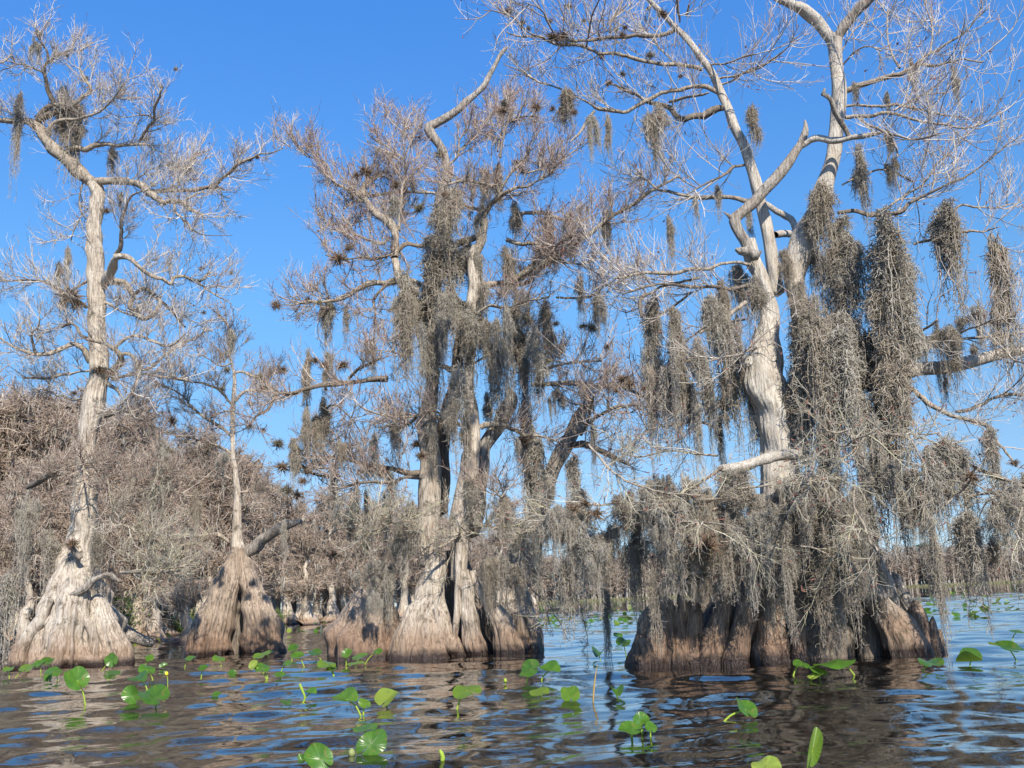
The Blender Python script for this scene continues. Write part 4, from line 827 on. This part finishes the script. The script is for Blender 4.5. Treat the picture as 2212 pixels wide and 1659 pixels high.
Ls = [
 ('C', 170, 1015, 100, 45, 85, 1080, 'small leaf on a slanting yellow stalk, left of the cluster at the left cypress foot', 0, 0),
 ('C', 55, 1022, 70, 30, 60, 1085, 'leftmost small lily leaf by the left picture edge', 0, 1),
 ('C', 245, 985, 80, 40, 270, 1045, 'flat leaf just under the left cypress foot, left of its twin', 0, 0),
 ('C', 305, 973, 92, 45, 330, 1040, 'flat leaf just under the left cypress foot, right of its twin', 5, 1),
 ('C', 345, 1035, 120, 45, 385, 1105, 'wide tilted leaf on a stout yellow stalk right of the left foot twins', 8, 2),
 ('C', 315, 1075, 60, 50, 280, 1105, 'curled olive leaf on a yellow stalk lying on the water', 0, 3),
 ('C', 500, 1090, 160, 130, 560, 1250, 'big upright heart-shaped leaf on a slanting stalk before the left cypress', 20, 1),
 ('C', 725, 965, 90, 85, 650, 1030, 'upright leaf against the right side of the left cypress foot', -10, 1),
 ('C', 740, 1045, 90, 32, 690, 1095, 'low flat leaf just right of the left cypress foot', 0, 0),
 ('C', 955, 1020, 110, 55, 1000, 1110, 'middle leaf of the column of leaves between the two left cypresses', 12, 2),
 ('C', 900, 1090, 130, 58, 965, 1150, 'pointed leaf lying left under the column between the two left cypresses', -10, 3),
 ('C', 970, 950, 60, 40, 935, 995, 'small top leaf of the column between the two left cypresses', 10, 1),
 ('C', 1055, 1000, 50, 36, 1060, 1020, 'small dark folded leaf left of the yellow flower', 0, 3),
 ('C', 860, 1190, 120, 125, 840, 1255, 'shiny folded leaf standing left of the large half-sunk leaf', -25, 3),
 ('C', 1005, 1200, 205, 110, 1010, 1262, 'large bright half-sunk leaf in the left foreground', 0, 1),
 ('C', 1230, 950, 75, 30, 1190, 1005, 'small leaf left below the two-footed cypress', 0, 0),
 ('C', 1420, 950, 85, 38, 1435, 995, 'small leaf right in front of the two-footed cypress', 10, 2),
 ('C', 1315, 1015, 70, 35, 1300, 1080, 'small leaf on tangled yellow stalks below the two-footed cypress', 0, 1),
 ('C', 1508, 1048, 60, 48, 1510, 1070, 'small dark leaf alone right below the two-footed cypress', 0, 1),
 ('C', 1400, 1185, 65, 35, 1400, 1200, 'tiny leaf floating alone in the open left foreground', 0, 0),
 ('C', 1700, 1010, 110, 55, 1740, 1080, 'green leaf with a yellow leaf attached at its left', 5, 2),
 ('C', 1735, 915, 90, 28, 1740, 950, 'flat dark leaf at the back right of the two-footed cypress', 0, 0),
 ('C', 1680, 938, 90, 35, 1670, 985, 'flat leaf just in front of the flat dark leaf', 0, 1),
 ('C', 1900, 885, 80, 50, 1890, 960, 'top leaf of the stacked group right of the two-footed cypress', 0, 1),
 ('C', 1925, 935, 95, 45, 1980, 1010, 'lower leaf of the stacked group on a dark slanting stalk', 8, 1),
 ('C', 1860, 980, 70, 30, 1810, 1045, 'dark low leaf on a long yellow stalk slanting left', 0, 2),
 ('C', 1815, 1055, 70, 40, 1820, 1075, 'small leaf resting on blue water below the stacked group', 0, 0),
 ('C', 1855, 1240, 80, 30, 1850, 1255, 'flat leaf floating with its rim up in the foreground', 0, 3),
 ('C', 2015, 1170, 85, 38, 1950, 1240, 'dark stalk with a leaf and an upright rolled bud leaf', 0, 3),
 ('C', 2040, 915, 100, 40, 2090, 965, 'round leaf left in front of the brown mound of the centre cypress', 5, 1),
 ('C', 2120, 985, 130, 50, 2165, 1055, 'wide leaf on stout stalk below the brown mound of the centre cypress', 5, 2),
 ('C', 2075, 1600, 185, 175, 2080, 1670, 'very large glossy leaf cut by the bottom edge left of centre', 12, 1),
 ('C', 1955, 1600, 50, 60, 1960, 1630, 'dark rolled leaf left of the very large bottom leaf', 0, 3),
 ('G', 345, 920, 75, 60, 340, 1000, 'upright triangular leaf at the corner of the brown mound', 0, 1),
 ('G', 430, 940, 115, 40, 400, 1000, 'flat leaf in front of the brown mound of the centre cypress', -5, 0),
 ('G', 545, 905, 80, 35, 450, 990, 'leaf on a long slanting yellow stalk before the brown mound', -10, 2),
 ('G', 400, 985, 110, 30, 320, 1025, 'low leaf with a bright yellow stalk lying on the water', 0, 0),
 ('G', 250, 1020, 90, 30, 265, 1055, 'low dark leaf beneath the wide leaf near the brown mound', 0, 1),
 ('G', 345, 1215, 175, 88, 450, 1310, 'large dark arrow-shaped leaf with a drooping side lobe', -8, 3),
 ('G', 605, 1218, 180, 95, 605, 1265, 'pale yellow-green folded leaf sitting on the water', 0, 3),
 ('G', 1130, 1155, 205, 88, 1045, 1280, 'large ribbed leaf tilted on a bright stalk before the centre cypress', -12, 2),
 ('G', 1540, 1020, 160, 100, 1505, 1120, 'large leaf standing diagonally right of the centre cypress', -45, 1),
 ('G', 1665, 1025, 150, 70, 1590, 1100, 'triangular leaf right beside the diagonal leaf', -5, 3),
 ('G', 1600, 1170, 140, 55, 1610, 1195, 'flat pointed leaf floating below the diagonal leaf', -12, 0),
 ('G', 1795, 1190, 148, 98, 1790, 1240, 'rounded two-lobed leaf standing half in the water', 0, 1),
 ('G', 500, 1510, 200, 185, 500, 1590, 'large broad leaf with a torn rim in the bottom foreground', 0, 4),
 ('G', 470, 1405, 170, 50, 460, 1440, 'dark leaf lying behind the large torn-rim leaf', -10, 0),
 ('G', 2135, 850, 110, 60, 2160, 935, 'dark leaf on a bent stalk left of the right cypress foot', 10, 1),
 ('G', 2105, 800, 70, 35, 2110, 850, 'lighter small leaf just above the dark leaf on a bent stalk', 0, 0),
 ('G', 1980, 930, 105, 40, 1990, 950, 'folded dark leaf lying low left of the right cypress foot', 0, 5),
 ('G', 2100, 1178, 100, 50, 2100, 1205, 'folded leaf pair lying low right of the thin reed', 0, 5),
 ('L', 115, 1410, 150, 80, 120, 1460, 'left leaf of the cluster in the right-of-centre foreground', -10, 1),
 ('L', 175, 1355, 115, 85, 190, 1440, 'cupped back leaf of the cluster in the right-of-centre foreground', 10, 3),
 ('L', 245, 1395, 90, 60, 240, 1450, 'right leaf of the cluster in the right-of-centre foreground', 5, 2),
 ('L', 860, 1280, 175, 95, 660, 1385, 'rounded leaf on a long slanting stalk in the right foreground', 28, 1),
 ('L', 1220, 985, 115, 48, 1155, 1055, 'left leaf of the group in front of the right foot', 5, 2),
 ('L', 1330, 1035, 125, 55, 1340, 1070, 'middle leaf of the group in front of the right foot', 18, 0),
 ('L', 1450, 970, 245, 50, 1585, 1060, 'long wide leaf on two stalks in front of the right foot', -7, 2),
 ('L', 2060, 985, 175, 48, 1985, 1050, 'single leaf on a dark stalk right below the right foot', 0, 1),
 ('M', 1870, 968, 140, 34, 1860, 985, 'rolled olive leaf floating on the blue water at the right', -10, 5),
 ('M', 2105, 885, 195, 62, 2170, 960, 'wide bright leaf on a yellow stalk near the right picture edge', 5, 1),
 ('M', 2165, 780, 95, 28, 2130, 830, 'small flat leaf above the wide bright leaf near the right edge', 5, 0),
]
for r_ in Ls:
    crop, cx, cy, wd, ht, bx, by, lab, ln, k = r_; kw = {}
    if 'pale yellow' in lab: kw['yel'] = 1
    if 'yellow leaf attached' in lab: kw['more'] = [(1640, 995, 60, 62, 0, 3, 1)]
    if 'drooping side lobe' in lab: kw['more'] = [(465, 1240, 85, 60, 15, 2, 0)]
    if 'long wide leaf' in lab: kw['spin'] = 1.6
    lily(crop, cx, cy, wd, ht, bx, by, lab, ln, k, **kw)
lily('L', 1310, 1062, 115, 34, 1270, 1075, 'yellowish leaf lying flat under the group before the right foot', -12, 0, yel=1)
lily('L', 985, 1650, 210, 80, 985, 1690, 'yellow-green leaf cut by the bottom edge right of centre', 0, 4, yel=1)
lily('L', 1290, 1540, 95, 240, 1255, 1690, 'tall half-rolled leaf spike standing at the bottom edge right of centre', 24, 5, spin=0)
def bud(crop, x, y, bx, by, r_, label, petal, name='lily_bud', cat='bud'):
    g0 = ground(*ov(crop, bx, by)[:2]); c = W(*ov(crop, x, y)[:2], g0[1]); e = empty(name, (g0[0], g0[1], 0), label, cat); mb = MB(); d = c-np.array([g0[0], g0[1], 0]); d[1] = 0
    tube(mb, catmull([(0, 0, -.06), tuple(d*.5+np.array([.004, 0, 0])), tuple(d)], 8), np.full(8, .006), 7, cap=False, knobs=.02); mb.build('stalk', STALK, e)
    mb = MB(); s = np.linspace(0, math.pi, 9); P = np.c_[np.zeros(9)+d[0], np.zeros(9), d[2]-r_*np.cos(s)]; tube(mb, P, np.maximum(r_*np.sin(s)*(.85+.15*np.cos(s)), .002), 12, knobs=.05); mb.build('flower' if petal is YEL else 'bud', petal, e)
bud('C', 1080, 1047, 1088, 1130, .03, 'small yellow ball flower on a dark upright stalk in the left foreground', YEL, 'lily_flower', 'flower')
bud('G', 1373, 1092, 1368, 1120, .028, 'tiny round green bud beside the reflection of the centre cypress', STALK)
bud('G', 378, 1560, 380, 1600, .03, 'pale rolled bud left beside the large torn-rim leaf', PALEB)
def spike(crop, txt, label, m_, name, cat):
    q = [ov(crop, *[float(v) for v in a.split(',')]) for a in txt.split()]; g0 = ground(q[-1][0], q[-1][1]); P = np.array([[*W(a, b_, g0[1]), c*g0[1]/F] for a, b_, c in q]); P = catmull(P, 14); P[-1, 2] = -.05
    mb = MB(); tube(mb, P[:, :3]-np.array([g0[0], g0[1], 0]), P[:, 3], 9, knobs=.03); o = mb.build(name, m_); o.location = (g0[0], g0[1], 0); tag(o, label, cat)
spike('G', '1970,988,1 1958,1060,4 1948,1140,6 1942,1240,5', 'thin upright orange and green reed between the centre and right cypress', REEDO, 'reed', 'reed')
spike('G', '948,1540,5 958,1560,13 968,1590,15 965,1618,14', 'short curled green-brown sprout poking out of the water at bottom centre', STALK, 'sprout', 'sprout')
spike('C', '1942,1112,7 1952,1140,9 1965,1170,8 1975,1195,6', 'upright rolled bud leaf on the dark stalked lily left of centre', STALK, 'rolled_leaf', 'leaf')
# many small pads farther off: each a thing, too small to show its stalk
def far_pads(n, x0, x1, y0, y1, label, group, pw=1.0, s=(.18, .34)):
    for i in range(n):
        px = random.uniform(x0, x1); u = random.random()**pw; hz = 1300-(px-1106)*.0437; g0 = ground(px, hz+y0+(y1-y0)*u)
        k = random.choice((0, 1, 2, 3, 4)); z = random.uniform(.03, .2); o = bpy.data.objects.new('lily_pad', LM[k][1 if random.random() < .22 else 0]); COL.objects.link(o)
        o.location = (g0[0], g0[1], z); sc = random.uniform(*s); o.scale = (sc, sc, sc); o.rotation_euler = (random.uniform(.0, .95), random.uniform(-.5, .5), random.uniform(0, 6.3)); tag(o, label, 'lily pad', group)
far_pads(150, 1140, 1395, 10, 62, 'small lily pad on the blue water between the centre and right cypress', 'lily pads between the centre and right cypress', 1.3)
far_pads(104, 1960, 2300, 16, 80, 'small lily pad on the open water right of the right cypress', 'lily pads on the open water at the right', 1.3)
far_pads(26, 600, 730, 24, 62, 'small lily pad between the two-footed cypress and the centre cypress', 'lily pads left of the centre cypress', 1, (.18, .3))
far_pads(14, 270, 430, 42, 58, 'small lily pad between the left cypress and the two-footed cypress', 'lily pads between the two left cypresses', 1, (.18, .3))

# ------------------------------------------------------------------ green shrubs at the forest foot, floating litter
SHRUB = fibre('shrub_leaf', [(.10, .15, .04), (.14, .20, .06), (.07, .11, .03)])
def shrub(px, py, Y, w_, h_, label):
    p = W(px, py, Y); e = empty('shrub', (p[0], Y, 0), label, 'shrub'); mb = MB(); A, ra = shoot(np.zeros((30, 3)), np.tile([[0, 0, 1.]], (30, 1)), rng.uniform(.5, 1, 30)*h_, 6, .02, .01, .6*w_/h_, 1, .6, .15, .1); fibres(mb, A, ra); mb.build('stems', TW_TAN, e)
    mb = MB(); q, t_ = sample(A, 1500, .25); q = q+rng.normal(0, .08, q.shape); B_, rb = shoot(q, t_, rng.uniform(.05, .13, 1500), 3, .022, .008, 1, .5, .1); fibres(mb, B_, rb); mb.build('foliage', SHRUB, e)
shrub(600, 1290, 70, 2.2, 1.5, 'low green shrub at the waterline left of the paired swamp trees')
shrub(262, 1300, 42, 1.4, 2.2, 'small green shrub beside the foot of the tall left cypress')
shrub(400, 1310, 50, 1.6, 1.6, 'low green shrub between the left cypress and the two-footed cypress')
shrub(80, 1320, 46, 1.6, 2., 'small green shrub at the forest foot near the left picture edge')
